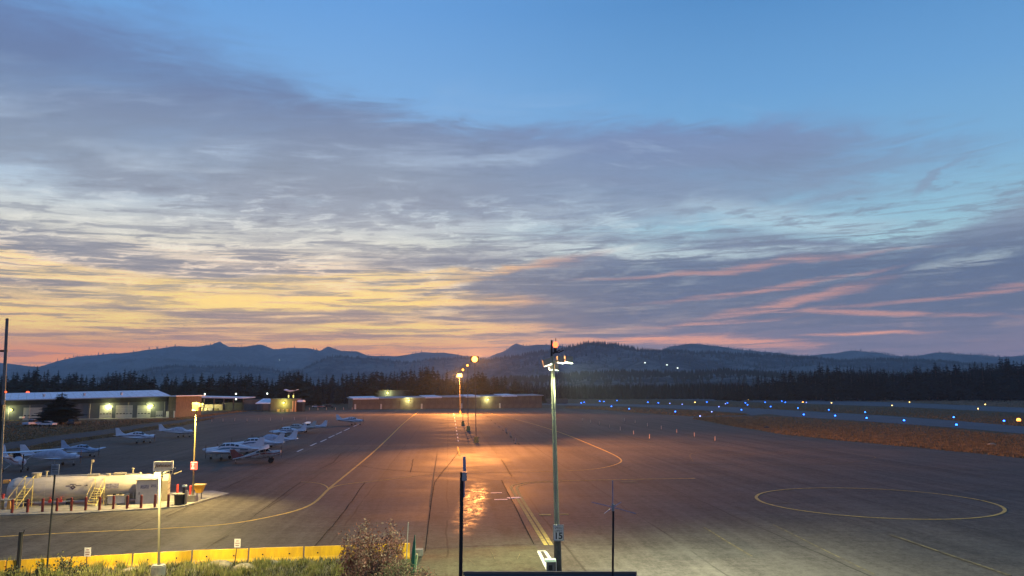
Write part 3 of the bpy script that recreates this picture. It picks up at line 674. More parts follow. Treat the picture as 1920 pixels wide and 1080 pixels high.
# ------------------------------------------------------------------ grass
def tufts(name, polyfn, count, h, w, m, label, seed, blades=3):
    r_ = np.random.RandomState(seed); V = []; Fc = []
    pts = polyfn(r_, count)
    k = 0
    for (x, y, z) in pts:
        for b in range(blades):
            a = r_.uniform(0, 6.28); hh = h * r_.uniform(.4, 1.3); ww = w * r_.uniform(.5, 1.4); lx = r_.uniform(-.45, .45) * hh; ly = r_.uniform(-.45, .45) * hh
            ca, sa = math.cos(a) * ww, math.sin(a) * ww; ox, oy = r_.uniform(-w, w) * 1.5, r_.uniform(-w, w) * 1.5
            V += [(x + ox - ca, y + oy - sa, z), (x + ox + ca, y + oy + sa, z), (x + ox + lx, y + oy + ly, z + hh)]; Fc.append((k, k + 1, k + 2)); k += 3
    me = bpy.data.meshes.new(name); me.from_pydata(V, [], Fc); me.materials.append(m)
    o = bpy.data.objects.new(name, me); col.objects.link(o); return tag(o, label, 'grass', kind='stuff')
def band(up, lo):   # between two pixel profiles
    def f(r_, n):
        out = []
        for _ in range(n):
            px = r_.uniform(max(up[0][0], lo[0][0]), min(up[-1][0], lo[-1][0])); t = r_.random() ** .8; py = interp(up, px) * (1 - t) + interp(lo, px) * t; g = G(px, py); out.append((g.x, g.y, 0))
        return out
    return f
M_dry = mat('dry straw grass', (0.30, 0.20, 0.09), 0.9, 0.4, .4, c2=(0.12, 0.085, 0.045))
M_dryp = mat('pale meadow grass', (0.34, 0.29, 0.20), 0.9, 0.4, .1, c2=(0.16, 0.14, 0.09))
tufts('dry_grass', band([(1300, 784), (1341, 781), (1408, 780), (1480, 782), (1623, 791), (1920, 815), (1990, 822)], [(1300, 786), (1400, 803), (1480, 816), (1600, 828), (1700, 837), (1800, 847), (1920, 859), (1990, 866)]), 26000, .26, .07, M_dry, 'dry orange grass between apron and taxiway', 3)
tufts('dry_grass', band([(1060, 761.5), (1180, 763.5), (1300, 769.5), (1400, 777)], [(1060, 765.5), (1110, 767), (1200, 774), (1290, 780), (1400, 778)]), 2200, .35, .2, M_dry, 'dry grass wedge between the apron and the blue lights', 4)
tufts('dry_grass', band([(1060, 746.5), (1250, 750), (1480, 757), (1688, 764), (1960, 777)], [(1060, 756), (1250, 759), (1480, 768.5), (1642, 777.5), (1960, 802)]), 9000, .3, .12, M_dry, 'dark dry grass between taxiway and runway', 5)
tufts('meadow_grass', band([(1060, 738.5), (1960, 744)], [(1060, 743), (1250, 744), (1480, 748), (1688, 754.5), (1960, 766)]), 12000, .6, .3, M_dryp, 'pale meadow grass at the foot of the dark trees', 6)
tufts('scrub_grass', band([(-20, 789), (150, 789), (300, 786), (470, 770), (560, 769)], [(-20, 834), (150, 811), (300, 791), (470, 771), (560, 769.5)]), 5000, .3, .18, M_dry, 'scrubby grass before the left hangar', 7)
tufts('scrub_grass', band([(-20, 848), (0, 846), (150, 823), (300, 799), (400, 784)], [(-20, 868), (0, 856), (208, 820), (330, 800), (400, 786)]), 3500, .35, .15, M_dry, 'dry grass strip beside the tie downs', 8)
# foreground planting bed
sheet('planting_bed', [G(770, 1048), G(400, 1060), G(0, 1083), G(-300, 1100), Vector((-40, 30, 0)), Vector((-4.6, 30, 0)), Vector((-5.2, 44, 0))], 0.03, M_verge)
tufts('weeds', band([(-20, 1085), (400, 1062), (640, 1054), (700, 1052)], [(-20, 1150), (400, 1120), (640, 1110), (700, 1100)]), 9000, .34, .05, M_leafy, 'yellow green weeds along the yellow barrier', 9, 4)
tufts('dead_grass', band([(-20, 1083), (400, 1061), (760, 1050)], [(-20, 1150), (400, 1120), (760, 1100)]), 4500, .40, .035, M_dryp, 'pale dead grass among the weeds', 10, 4)
tufts('dark_weeds', band([(-20, 1084), (400, 1061), (700, 1051)], [(-20, 1150), (400, 1120), (700, 1105)]), 3800, .36, .06, M_weedd, 'dark green low weeds among the dead grass', 12, 5)
tufts('bunch_grass', lambda r_, n: [(c.x + r_.normal(0, .12), c.y + r_.normal(0, .12), 0) for c in [G(r_.uniform(-10, 700), r_.uniform(1066, 1100)) for _ in range(n // 40)] for _ in range(40)], 3600, .62, .03, M_leafy, 'tall clumps of yellow green bunch grass', 13, 3)
for i, (x, y, s, lb) in enumerate(((412, 1069, .85, 'large pale boulder left of the no parking sign post'), (457, 1073, .8, 'rounded pale boulder right of the sign post'), (508, 1064, .65, 'low flat pale stone by the barrier'), (245, 1078, .6, 'half buried tan boulder at the bottom edge'), (382, 1076, .5, 'small tan stone beside the large pale boulder'))):
    bm = bmesh.new(); bmesh.ops.create_icosphere(bm, subdivisions=3, radius=s * .72)
    for v in bm.verts:
        v.co *= 1 + .28 * noise.fractal(v.co * 1.4 + Vector((i * 7, 0, 0)), 1, 2, 4); v.co.z *= .55; v.co.x *= 1.15
    me = bpy.data.meshes.new('boulder'); bm.to_mesh(me); bm.free(); me.materials.append(M_rock)
    o = bpy.data.objects.new('boulder', me); col.objects.link(o); g = G(x, y); o.location = (g.x, g.y, s * .25); tag(o, lb, 'boulder', 'boulders in the planting bed')

# shrubs
def shrub(name, loc, H, W, nst, leaves, mats, label, seed, upright=1.0, leaf=.05):
    r_ = random.Random(seed); t = thing(name, loc, label, 'shrub'); st = MB(); lf = MB()
    for k in range(nst):
        a = r_.random() * 6.28; rad = W * math.sqrt(r_.random()) * .5; h = H * r_.uniform(.55, 1.0) * (1 - .35 * (rad / W * 2) ** 2)
        p0 = Vector((math.cos(a) * rad * .25, math.sin(a) * rad * .25, 0)); p3 = Vector((math.cos(a) * rad, math.sin(a) * rad, h))
        p1 = p0.lerp(p3, .4) + Vector((math.cos(a), math.sin(a), 0)) * rad * .15; p2 = p0.lerp(p3, .75) + Vector((r_.uniform(-.08, .08), r_.uniform(-.08, .08), 0))
        pts = [p0, p1, p2, p3]; st.tube(pts, [.034, .026, .016, .006], 4, cap=False)
        for q in range(leaves):
            u = r_.uniform(.12, 1.02) * 3; i = min(int(u), 2); c = pts[i].lerp(pts[i + 1], u - i)
            tw = .17 * H / 4 + .06
            c = c + Vector((r_.gauss(0, tw * upright), r_.gauss(0, tw * upright), r_.gauss(0, tw)))
            d = Vector((r_.gauss(0, 1), r_.gauss(0, 1), r_.gauss(.5, 1))).normalized(); e = d.orthogonal().normalized() * leaf * r_.uniform(.4, .8); d *= leaf * r_.uniform(.8, 1.8)
            lf.m = 0 if r_.random() < .7 else 1; lf.quad(c - e, c + d * .5 - e * .2, c + d, c + e)
    st.build('stem', M_stem, t); lf.build('foliage', mats, t); return t
b1 = P(700, 965, 42); shrub('ornamental_tree', (b1.x, 42, 0), b1.z * 1.0, 3.3, 60, 120, [M_leafb, M_stem], 'reddish brown upright shrub tree in front of the yellow barrier', 1, .6, .085)
b2 = G(745, 1120); shrub('leafy_shrub', (b2.x, b2.y, 0), 1.75, 2.7, 60, 110, [M_leafg, M_leafb], 'low olive leafy shrub at the barrier end', 2, 1.3, .06)
b3 = G(668, 1118); shrub('leafy_shrub', (b3.x, b3.y, 0), 1.5, 1.9, 40, 110, [M_leafb, M_leafg], 'low brown shrub at the foot of the reddish shrub tree', 3, 1.3, .06)
b4 = G(793, 1118); shrub('leafy_shrub', (b4.x, b4.y, 0), 1.25, 1.0, 22, 90, [M_leafb, M_weedd], 'small dark shrub right of the green marker', 4, 1.3, .06)
b5 = P(752, 1004, 46); shrub('seed_head_plant', (b5.x, 46, 0), b5.z, .35, 5, 70, [M_leafb, M_leafb], 'single stalk with a pinkish seed head above the barrier', 5, .6, .06)
for i, (x, y, h, lb) in enumerate(((120, 1083, 1.35, 'black leaved thistle in front of the left barriers'), (78, 1088, .9, 'dark weed plant near the leaning black posts'), (150, 1085, .9, 'smaller dark weed right of the black thistle'), (20, 1092, .8, 'dark weed plant at the left bottom corner'))):
    g = G(x, y); shrub('weed_plant', (g.x, g.y, 0), h, .8, 14, 28, [M_weedd, M_leafy], lb, 20 + i, 1.2, .09)

# ------------------------------------------------------------------ yellow barriers
jp = [(-.30, 0), (-.30, .08), (-.17, .32), (-.085, .84), (.085, .84), (.17, .32), (.30, .08), (.30, 0)]
a0, a1 = G(768, 1047), G(-80, 1088)
dv = (a1 - a0); Ltot = dv.length; dv.normalize(); ang = math.atan2(dv.y, dv.x)
jl = 3.0; nb = int(Ltot / (jl + .05)); jm = None
ordn = ['first', 'second', 'third', 'fourth', 'fifth', 'sixth', 'seventh', 'eighth', 'ninth', 'tenth', 'eleventh', 'twelfth']
# real distances: the run of barriers bends slightly, following the bed edge
edge = [G(x_, y_) for x_, y_ in ((768, 1047), (600, 1052.5), (400, 1059.5), (200, 1071), (0, 1083), (-120, 1090))]
def along(s):
    for a, b in zip(edge[:-1], edge[1:]):
        l = (b - a).length
        if s <= l: return a + (b - a) * s / l, math.atan2((b - a).y, (b - a).x)
        s -= l
    return None
s_ = jl / 2; i = 0
while True:
    q = along(s_)
    if q is None: break
    p, an = q; e = thing('concrete_barrier', (p.x, p.y, 0.03), '%s yellow concrete barrier counted from the shrub end of the row' % ordn[min(i, 11)], 'barrier', 'yellow concrete barriers along the bed', an + rnd.uniform(-.012, .012)); e.location.z += rnd.uniform(-.012, .012)
    if jm is None:
        mb = MB(); mb.ring([[(-jl / 2, a, b) for a, b in jp], [(jl / 2, a, b) for a, b in jp]])
        jm = mb.build('body', M_yellow, e); jme = jm.data
        m2 = MB()
        for sx in (-.75, .75): m2.tube([(sx, -.16, .5), (sx, -.128, .5)], .045, 8); m2.tube([(sx, .128, .5), (sx, .16, .5)], .045, 8)
        jb = m2.build('anchor_hole', M_dark, e)
    else:
        for src in (jm, jb): c = src.copy(); col.objects.link(c); c.parent = e
    s_ += jl + .10; i += 1

# ------------------------------------------------------------------ floodlight pole
base = G(1047, 1088); top = P(1035.5, 668, base.y); t = thing('floodlight_pole', (base.x, base.y, 0), 'tall greenish metal floodlight pole with red beacon on top', 'light pole')
tv = top - base
mb = MB(); mb.tube([(0, 0, 0), tv * .5, tv], [.15, .125, .085], 14); mb.build('pole', M_polegreen, t, smooth=True)
mb = MB(); mb.tube([tv * .0, tv * .2], [.20, .185], 14); mb.build('lower_pole_tube', mat('dark lower pole', (.06, .06, .055), .7, .4, 2), t, smooth=True)  # wider, darker tube round the lower pole
def loc(px, py, dy=0.0): return P(px, py, base.y + dy) - base
mb = MB(); mb.tube([loc(1034, 686), loc(1034.5, 638)], .055, 6); mb.tube([loc(1042, 645), loc(1042, 634)], .02, 5); mb.tube([loc(1036, 664), loc(1050, 656)], .03, 5); mb.build('antenna_mast', M_dark, t)
mb = MB(); mb.tube([loc(1041, 652), loc(1041, 660)], .08, 10); mb.tube([loc(1036, 661), loc(1050, 661)], .03, 6); mb.tube([loc(1049, 660), loc(1057, 657)], .03, 6); mb.build('beacon_bracket', M_dark, t)
mb = MB(); mb.sphere(loc(1041.5, 646.5), .15, 10, 6, 1.2); mb.build('beacon', M_obeacon, t)
mb = MB(); mb.tube([loc(1035, 678), loc(1060, 674)], .035, 6); mb.tube([loc(1036, 678), loc(1020, 681)], .035, 6); mb.tube([loc(1036, 683), loc(1044, 678)], .03, 6); mb.build('arm', M_polegreen, t)
def head(nm, a, b, w, m, droop=0.0):
    mb = MB(); A, B = loc(*a), loc(*b); d = (B - A).normalized(); s = Vector((0, 1, 0)) * w / 2; u = d.cross(Vector((0, 1, 0))).normalized(); u = u if u.z > 0 else -u; hgt = .21
    mb.ring([[A - s - u * hgt * .5, A + s - u * hgt * .5, A + s * .8 + u * hgt, A - s * .8 + u * hgt], [B - s - u * hgt, B + s - u * hgt, B + s * .8 + u * hgt * .8, B - s * .8 + u * hgt * .8]])
    o = mb.build('lamp_head', M_cream, t)
    mb = MB(); mb.ring([[A.lerp(B, .1) - s * .8 - u * .16, A.lerp(B, .1) + s * .8 - u * .16, A.lerp(B, .1) + s * .9 - u * .09, A.lerp(B, .1) - s * .9 - u * .09], [A.lerp(B, .95) - s * .8 - u * .2, A.lerp(B, .95) + s * .8 - u * .2, A.lerp(B, .95) + s * .9 - u * .1, A.lerp(B, .95) - s * .9 - u * .1]])
    mb.build('lamp_lens', m, o); return o
head('l', (1035, 677.5), (1018, 681), .45, M_halide); head('r', (1045, 675), (1057, 675), .4, M_halide); head('r', (1059, 674.5), (1074, 674.5), .5, M_halide); head('f', (1037, 688.5), (1030, 687.5), .25, M_halide); head('f', (1040, 689), (1047, 688), .3, M_halide)
wl = lambda v: base + v
GREENW = (0.95, 1.0, 0.55)
lamp('SPOT', wl(loc(1066, 679)) , LAMP['flood'] * 2.0, GREENW, None, .25, (0.45, -.25, -1), 150, .5, 'flood_light')
lamp('SPOT', wl(loc(1026, 684.5)), LAMP['flood'] * 1.4, GREENW, None, .25, (-.5, -.2, -1), 150, .5, 'flood_light')
lamp('SPOT', wl(loc(1052, 680.5)), LAMP['flood'] * 2.6, (0.92, .95, .72), None, .2, (0.9, -.2, -.42), 140, .8, 'flood_light')
# speed sign on the pole
t2 = thing('speed_limit_sign', P(1047, 999, base.y - .4), 'white speed limit 15 sign fixed to the floodlight pole', 'sign')
mb = MB(); mb.box((0, 0, 0), (.56, .02, .84)); mb.build('sign_panel', mat('sign white', (.62, .63, .58), .5, .08, 4), t2)
mb = MB()
for bx, bz, sx_, sz_ in ((0, .385, .52, .018), (0, -.385, .52, .018), (-.25, 0, .018, .77), (.25, 0, .018, .77)): mb.box((bx, -.012, bz), (sx_, .006, sz_))
mb.build('sign_border', M_dark, t2)
text('SPEED', .165, M_dark, t2, (0, -.013, .25), (R(90), 0, 0), sx=.9); text('LIMIT', .165, M_dark, t2, (0, -.013, .085), (R(90), 0, 0)); text('15', .46, M_dark, t2, (0, -.013, -.17), (R(90), 0, 0), offset=.012)
mb = MB(); mb.tube([(0, .01, .2), (0, .25, .2)], .015, 6); mb.tube([(0, .01, -.2), (0, .25, -.2)], .015, 6); mb.build('bracket', M_steel, t2)
# gate keypad pedestal
g = G(1032, 1093); t = thing('keypad_pedestal', (g.x, g.y - .0, 0), 'grey access pedestal with pale lit top beside the pole base', 'pedestal')
hgt = P(1032, 1048, g.y).z
mb = MB(); mb.box((0, 0, hgt / 2 - .05), (.42, .36, hgt - .1)); mb.build('cabinet', mat('grey cabinet paint', (.16, .165, .16), .6, .2, 2), t)
mb = MB(); mb.box((0, -.04, hgt - .05), (.62, .5, .1), top=(.92, .9)); mb.build('cap', mat('pale green and lit top', (.62, .78, .62), .5, .1, 2), t)  # lamp light on the pedestal top, put into its pale green colour
mb = MB(); mb.box((0, -.19, hgt - .4), (.2, .02, .25)); mb.build('keypad', M_dark, t)
mb = MB(); mb.box((.30, -.1, hgt / 2 - .05), (.04, .04, hgt - .12)); mb.build('side_post', M_wline, t)

# ------------------------------------------------------------------ sodium lamp posts
SOD = (1.0, 0.345, 0.075)
def sodium_post(px, py, lx, ly, label, big, power, yaw=0.0, dim=False):
    b = G(px, py); tp = P(lx, ly, b.y) - b; t = thing('apron_lamp_post', (b.x, b.y, 0), label, 'lamp post', 'orange sodium lamp posts down the apron')
    mb = MB(); mb.tube([(0, 0, 0), (tp.x, 0, tp.z)], [.09, .05], 8); mb.build('pole', mat('brown grey pole metal', (.12, .11, .10), .7, .2, 2), t)
    mb = MB(); mb.tube([(0, 0, 0), (0, 0, 1.1)], [.45, .42], 12); mb.build('pole_base', M_yline, t)
    c = Vector((tp.x, -.25, tp.z + .25)); w = .55 * big
    mb = MB(); mb.box((c.x, c.y + .34, c.z), (w * 2.2, .06, w * 1.5)); mb.box((c.x, c.y + .15, c.z + w * .8), (w * 2.2, .45, .05)); 
    mb.box((c.x - w * 1.13, c.y + .2, c.z), (.04, .34, w * 1.5)); mb.box((c.x + w * 1.13, c.y + .2, c.z), (.04, .34, w * 1.5)); mb.build('lamp_housing', M_dark, t)
    mb = MB(); mb.sphere((c.x, c.y + .13, c.z), .44 * big, 12, 8, 1.0); mb.build('lamp_globe', M_sodium2 if dim else M_sodium, t)
    if power: lamp('POINT', (b.x + c.x, b.y + c.y - .5 * big, c.z), power, SOD, None, .3, name='sodium_light')
    return b + c
LA = sodium_post(893, 830, 890, 676, 'nearest and brightest orange sodium lamp post on the apron', 1.25, 0)
sodium_post(878, 808, 876.5, 687, 'second orange lamp post just behind the brightest one', .62, 0, dim=True)
sodium_post(868, 797, 868, 695, 'third orange lamp post between the two bright ones', .75, 0, dim=True)
LD = sodium_post(863, 776, 861.5, 705, 'farthest orange sodium lamp post before the hangar row', 1.7, 0)
lamp('SPOT', LA + Vector((0, -.9, 0)), LAMP['sodium'], SOD, None, .35, (0.12, -1, -.30), 172, .12, 'sodium_light')
lamp('SPOT', LA + Vector((.2, -.9, 0)), LAMP['sodium_wide'], SOD, None, .35, (0.45, -1, .06), 150, 1.0, 'sodium_light')
lamp('SPOT', LD + Vector((0, -1.2, 0)), LAMP['sodium_far'], SOD, None, .35, (0.0, -1, -.35), 168, .15, 'sodium_light')
lamp('POINT', LD + Vector((0, -3.6, -.5)), LAMP['sodium_far'] * .5, SOD, None, .5, name='sodium_light')
lamp('SPOT', LD + Vector((-1.6, -1.0, 0)), LAMP['sodium_far'] * 1.0, SOD, None, .35, (-1, -.05, .03), 110, 1.0, 'sodium_light')
lamp('SPOT', LA + Vector((.9, -.2, -.2)), LAMP['sodium_wide'] * .8, SOD, None, .35, (1, .12, .04), 110, 1.0, 'sodium_light')

# ------------------------------------------------------------------ fuel station
fp = [G(x_, y_) for x_, y_ in ((-120, 975), (0, 968), (150, 964), (300, 955), (345, 951), (430, 927), (400, 922), (300, 926), (-120, 938))]
mb = MB(); mb.ring([[(p.x, p.y, 0.02) for p in fp], [(p.x, p.y, .12) for p in fp]]); tag(mb.build('concrete_pad', M_conc), kind='structure')
tl, tr_ = G(16, 957), G(305, 946); tl = Vector((tl.x * (1 + 1.9 / tl.y) - .2, tl.y + 1.9, 0)); tr_ = Vector((tr_.x * (1 + 1.9 / tr_.y) - .2, tr_.y + 1.9, 0))
axis = (tr_ - tl); TL = axis.length; axis.normalize(); ta = math.atan2(axis.y, axis.x)
t = thing('fuel_tank', (*(tl + tr_).xy / 2, .12), 'long white horizontal fuel tank behind dark red bollards', 'tank', rz=ta); TR = 1.08; TZ = 1.26
mb = MB(); xs = []; nseg = 28
for u, r in [(-TL / 2, .02), (-TL / 2 + .03, .4), (-TL / 2 + .14, .72), (-TL / 2 + .38, .96), (-TL / 2 + .75, TR), (-TL / 6, TR), (TL / 6, TR), (TL / 2 - .35, TR), (TL / 2 - .1, .98), (TL / 2 - .02, .7), (TL / 2, .02)]:
    xs.append([(u, math.cos(2 * math.pi * k / nseg) * r, TZ + math.sin(2 * math.pi * k / nseg) * r) for k in range(nseg)])
mb.ring(xs); mb.build('tank_shell', M_tank, t, smooth=True)
for u in (-TL * .36, -TL * .1, TL * .16, TL * .38):
    mb = MB(); mb.box((u, 0, .22), (.35, 1.7, .44), top=(1, .9)); mb.build('saddle', M_dark, t)
for u in (-TL * .25, 0, TL * .25):
    mb = MB(); mb.tube([(u, 0, TZ), (u + .04, 0, TZ)], TR + .012, 28); mb.build('weld_band', M_tank, t, smooth=True)
tz = TZ + TR
def U(px): return (px - 160) / 289 * TL     # position along the tank read from the picture
def topbits(nm, lst, m=M_cream):
    for f_ in lst:
        mb = MB(); f_(mb); mb.build(nm, m, t)
topbits('manway', [lambda mb: (mb.tube([(U(66), 0, tz - .08), (U(66), 0, tz + .32)], .38, 14), mb.tube([(U(66), 0, tz + .32), (U(66), 0, tz + .36)], .43, 14)), lambda mb: (mb.tube([(U(200), 0, tz - .08), (U(200), 0, tz + .14)], .22, 10)), lambda mb: (mb.box((U(172), 0, tz + .06), (.9, .5, .16))), lambda mb: (mb.box((U(223), 0, tz + .1), (.85, .5, .2), top=(1.15, 1.1)))])
topbits('vent_pipe', [lambda mb: (mb.tube([(U(84), 0, tz - .1), (U(84), 0, tz + .5)], .08, 8), mb.tube([(U(84), 0, tz + .42), (U(84), 0, tz + .5)], .15, 8)), lambda mb: (mb.tube([(U(166), 0, tz - .1), (U(167), 0, tz + 1.15)], .04, 6), mb.box((U(169), 0, tz + 1.25), (.2, .16, .25))),
                      lambda mb: (mb.tube([(U(247), 0, tz - .1), (U(247), 0, tz + .5)], .06, 8), mb.tube([(U(247), 0, tz + .46), (U(247), 0, tz + .58)], .11, 8)), lambda mb: (mb.tube([(U(262), 0, tz - .1), (U(262), 0, tz + .16)], .12, 8)), lambda mb: mb.tube([(U(43), 0, tz - .1), (U(43), 0, tz + .1)], .14, 8), lambda mb: mb.tube([(U(92), 0, tz - .1), (U(92), 0, tz + .1)], .12, 8)])
def stair(u, w, top_u, topz, depth, name, full):
    mb = MB()
    y0, y1 = -TR - 1.25, -TR - .15
    for s in (-w / 2, w / 2):
        mb.tube([(u + s, y0, 0), (top_u + s, y1, topz)], .035, 5); mb.tube([(u + s, y0, .95), (top_u + s, y1, topz + .75), (top_u + s, y1 + .5, topz + .75)], .028, 5)
        mb.tube([(top_u + s, y1, topz + .75), (top_u + s, y1, 0)], .03, 5); mb.tube([(u + s, y0, 0), (u + s, y0, .95)], .028, 5)
        mb.tube([((u + top_u) / 2 + s, (y0 + y1) / 2, topz / 2), ((u + top_u) / 2 + s, (y0 + y1) / 2, topz / 2 + .85)], .025, 5)
    o = mb.build(name, M_yladder, t)
    mb0 = None
    for k in range(1, 8):
        f = k / 8; c = (u + (top_u - u) * f, y0 + (y1 - y0) * f, topz * f)
        if mb0 is None: mb = MB(); mb.box((0, 0, 0), (w, .2, .035)); mb0 = mb.build('tread', M_yladder, o, loc=c)
        else: q = mb0.copy(); col.objects.link(q); q.location = c; q.parent = o
stair(U(40), .62, U(60), 1.75, 0, 'stairs', True); stair(U(181), .75, U(190), 1.5, 0, 'stairs', True)
# hazard markings and info panel on the shell (conform just outside the curve)
def shellpatch(nm, u0, u1, a0_, a1_, m, off=.012):
    mb = MB(); k = 6; rows = []
    for i_ in range(k + 1):
        a = R(a0_ + (a1_ - a0_) * i_ / k); rows.append([(u0, -math.cos(a) * (TR + off), TZ + math.sin(a) * (TR + off)), (u1, -math.cos(a) * (TR + off), TZ + math.sin(a) * (TR + off))])
    mb.ring(rows, cap=False, close=False); return mb.build(nm, m, t)
M_print = mat('dark print', (.05, .035, .06), .5, .2, 5); M_panel = mat('grey print panel', (.10, .09, .13), .5, .8, 6, c2=(.34, .32, .38))
shellpatch('printed_line', U(133), U(145), 24, 27, M_print); shellpatch('printed_line', U(126), U(135.5), 16, 19.5, M_print); shellpatch('printed_line', U(144), U(155), 17.5, 20.5, M_print); shellpatch('printed_line', U(161), U(163), 15, 19, M_print); shellpatch('printed_line', U(163.5), U(166.5), 16, 22, M_print)
mb = MB(); cx_ = U(139.5); rr_ = .24; a = R(11.5)
for (p, q) in (((0, 1), (1, 0)),): mb.quad(*[(cx_ + rr_ * x_, -math.cos(a + R(11) * z_) * (TR + .015), TZ + math.sin(a + R(11) * z_) * (TR + .015)) for x_, z_ in ((0, -1), (1, 0), (0, 1), (-1, 0))])
mb.build('hazard_diamond', M_print, t)
shellpatch('info_panel', U(200.5), U(225), 3, 24, M_panel)
shellpatch('info_panel', U(30), U(47), 24, 26, M_print)
mb = MB(); mb.box((-TL / 2 - .15, .1, TZ + .75), (.5, .3, .3)); mb.build('end_valve', mat('orange valve paint', (.6, .3, .08), .5, .2, 3), t)
mb = MB(); mb.tube([(-TL * .42, -TR - .12, .35), (TL * .30, -TR - .12, .35), (TL * .33, -TR - .3, .35), (TL * .33, -TR - .3, .9)], .045, 6); mb.build('supply_pipe', M_steel, t)
mb = MB(); mb.tube([(-TL * .3, -.25, tz + .1), (TL * .36, -.25, tz + .1), (TL * .36, -.9, tz - .35)], .03, 6); mb.build('vent_line', M_steel, t)
for u_ in (U(100), U(120), U(240)): mb = MB(); mb.box((u_, -TR - .12, .4), (.22, .2, .25)); mb.tube([(u_, -TR - .12, .5), (u_, -TR - .12, .72)], .03, 5); mb.tube([(u_ - .12, -TR - .12, .72), (u_ + .12, -TR - .12, .72)], .02, 5); mb.build('valve', M_bred, t)
mb = MB(); mb.tube([(U(215) + math.cos(a__ * .7) * .2, -TR - .45, .5 + math.sin(a__ * .7) * .2) for a__ in range(18)], .03, 5); mb.build('coiled_hose', M_rubber, t)
# tank end wall cabinet with shed roof
M_cab = mat('beige cabinet paint', (.50, .46, .42), .55, .12, 1.2)
def world_on(u, v, z=0.12): c = Vector(t.location); return Vector((c.x + math.cos(ta) * u - math.sin(ta) * v, c.y + math.sin(ta) * u + math.cos(ta) * v, z))
k = thing('pump_cabinet', world_on(U(283), -TR - .55), 'tall beige pump cabinet attached before the tank right end', 'cabinet', rz=ta)
mb = MB(); mb.box((0, 0, .98), (1.75, .9, 1.96)); mb.build('housing', M_cab, k)
mb = MB(); mb.box((0, -.03, 2.02), (1.9, 1.1, .07)); mb.build('roof', M_cream, k)
mb = MB(); mb.box((-.28, -.455, .95), (.95, .02, 1.75)); d_ = mb.build('door', M_cab, k); mb = MB(); mb.box((-.62, -.48, .9), (.05, .04, .22)); mb.build('handle', M_dark, d_)
mb = MB(); mb.box((.52, -.455, .95), (.6, .02, 1.75)); mb.build('door', M_cab, k)
mb = MB(); mb.box((-.2, -.47, 1.45), (.68, .012, .32)); mb.build('notice', M_panel, k); mb = MB(); mb.box((.52, -.47, 1.5), (.42, .012, .26)); mb.build('notice', M_panel, k)
k = thing('tank_end_cabinet', world_on(TL / 2 + .12, 0), 'cream equipment cabinet on the right end of the tank', 'cabinet', rz=ta)
mb = MB(); mb.box((.28, 0, .9), (.5, 1.9, 1.8)); mb.ring([[(.03, -.95, 1.8), (.53, -.95, 1.8), (.53, .95, 1.8), (.03, .95, 1.8)], [(.03, -.45, 2.3), (.53, -.45, 2.3), (.53, .45, 2.3), (.03, .45, 2.3)]]); mb.build('housing', M_cream, k)
for z_ in (.5, 1.0, 1.5): mb = MB(); mb.box((.54, 0, z_), (.02, 1.8, .05)); mb.build('louvre', M_wallb, k)
k = thing('fuel_hose_counter', world_on(U(228), -TR - .75), 'low pale hose reel counter between the bollards', 'cabinet', rz=ta)
mb = MB(); mb.box((-.1, 0, .42), (1.35, .6, .62)); mb.build('housing', M_cab, k); mb = MB(); mb.box((-.1, 0, .77), (1.5, .7, .05)); mb.build('counter_top', M_cream, k)
mb = MB(); mb.tube([(-.3, 0, .8), (-.3, 0, .92)], .12, 8); mb.tube([(.2, 0, .8), (.2, 0, .95)], .12, 8); mb.build('nozzle_boot', M_dark, k)
mb = MB(); mb.box((.75, 0, .45), (.28, .5, .9)); mb.build('side_cabinet', M_cream, k); mb = MB(); mb.box((.75, -.26, .5), (.12, .02, .35)); mb.build('gauge', M_dark, k)
mb = MB(); mb.box((-.95, .1, .3), (.12, .4, .7), top=(.4, 1)); mb.build('brace', M_cream, k)
# sign above the tank
sp_ = P(297, 876, tl.y + .5); k = thing('fuel_brand_sign', (sp_.x, sp_.y + 1.0, 0), 'white framed sign with script lettering above the tank', 'sign', rz=ta); sz_ = sp_.z
mb = MB(); mb.box((0, 0, sz_), (1.5, .12, .72)); mb.build('sign_panel', mat('tan sign face', (.80, .66, .42), .6, .1, 3), k)
mb = MB()
for bx, bz, sx_, sz2 in ((0, .37, 1.6, .08), (0, -.37, 1.6, .06), (-.77, 0, .08, .7), (.77, 0, .1, .7)): mb.box((bx, -.03, sz_ + bz), (sx_, .14, sz2))
mb.build('sign_frame', mat('pale sign frame', (.85, .80, .68), .5, .05, 3), k)
o = text('Johnson', .40, mat('brown lettering', (.12, .04, .02), .6, .1, 3), k, (0, -.075, sz_ + .06), (R(90), 0, 0), shear=.35, offset=.008)
mb = MB()
for s in (-.65, .65): mb.tube([(s - .14, 0, sz_ - .38), (s - .05, 0, 2.5)], .03, 5); mb.tube([(s + .14, 0, sz_ - .38), (s + .05, 0, 2.5)], .03, 5)
mb.build('legs', M_cream, k); mb = MB(); mb.tube([(.9, 0, sz_ - .7), (1.5, -.2, sz_ - .5)], .05, 6); mb.build('side_arm', M_cream, k)
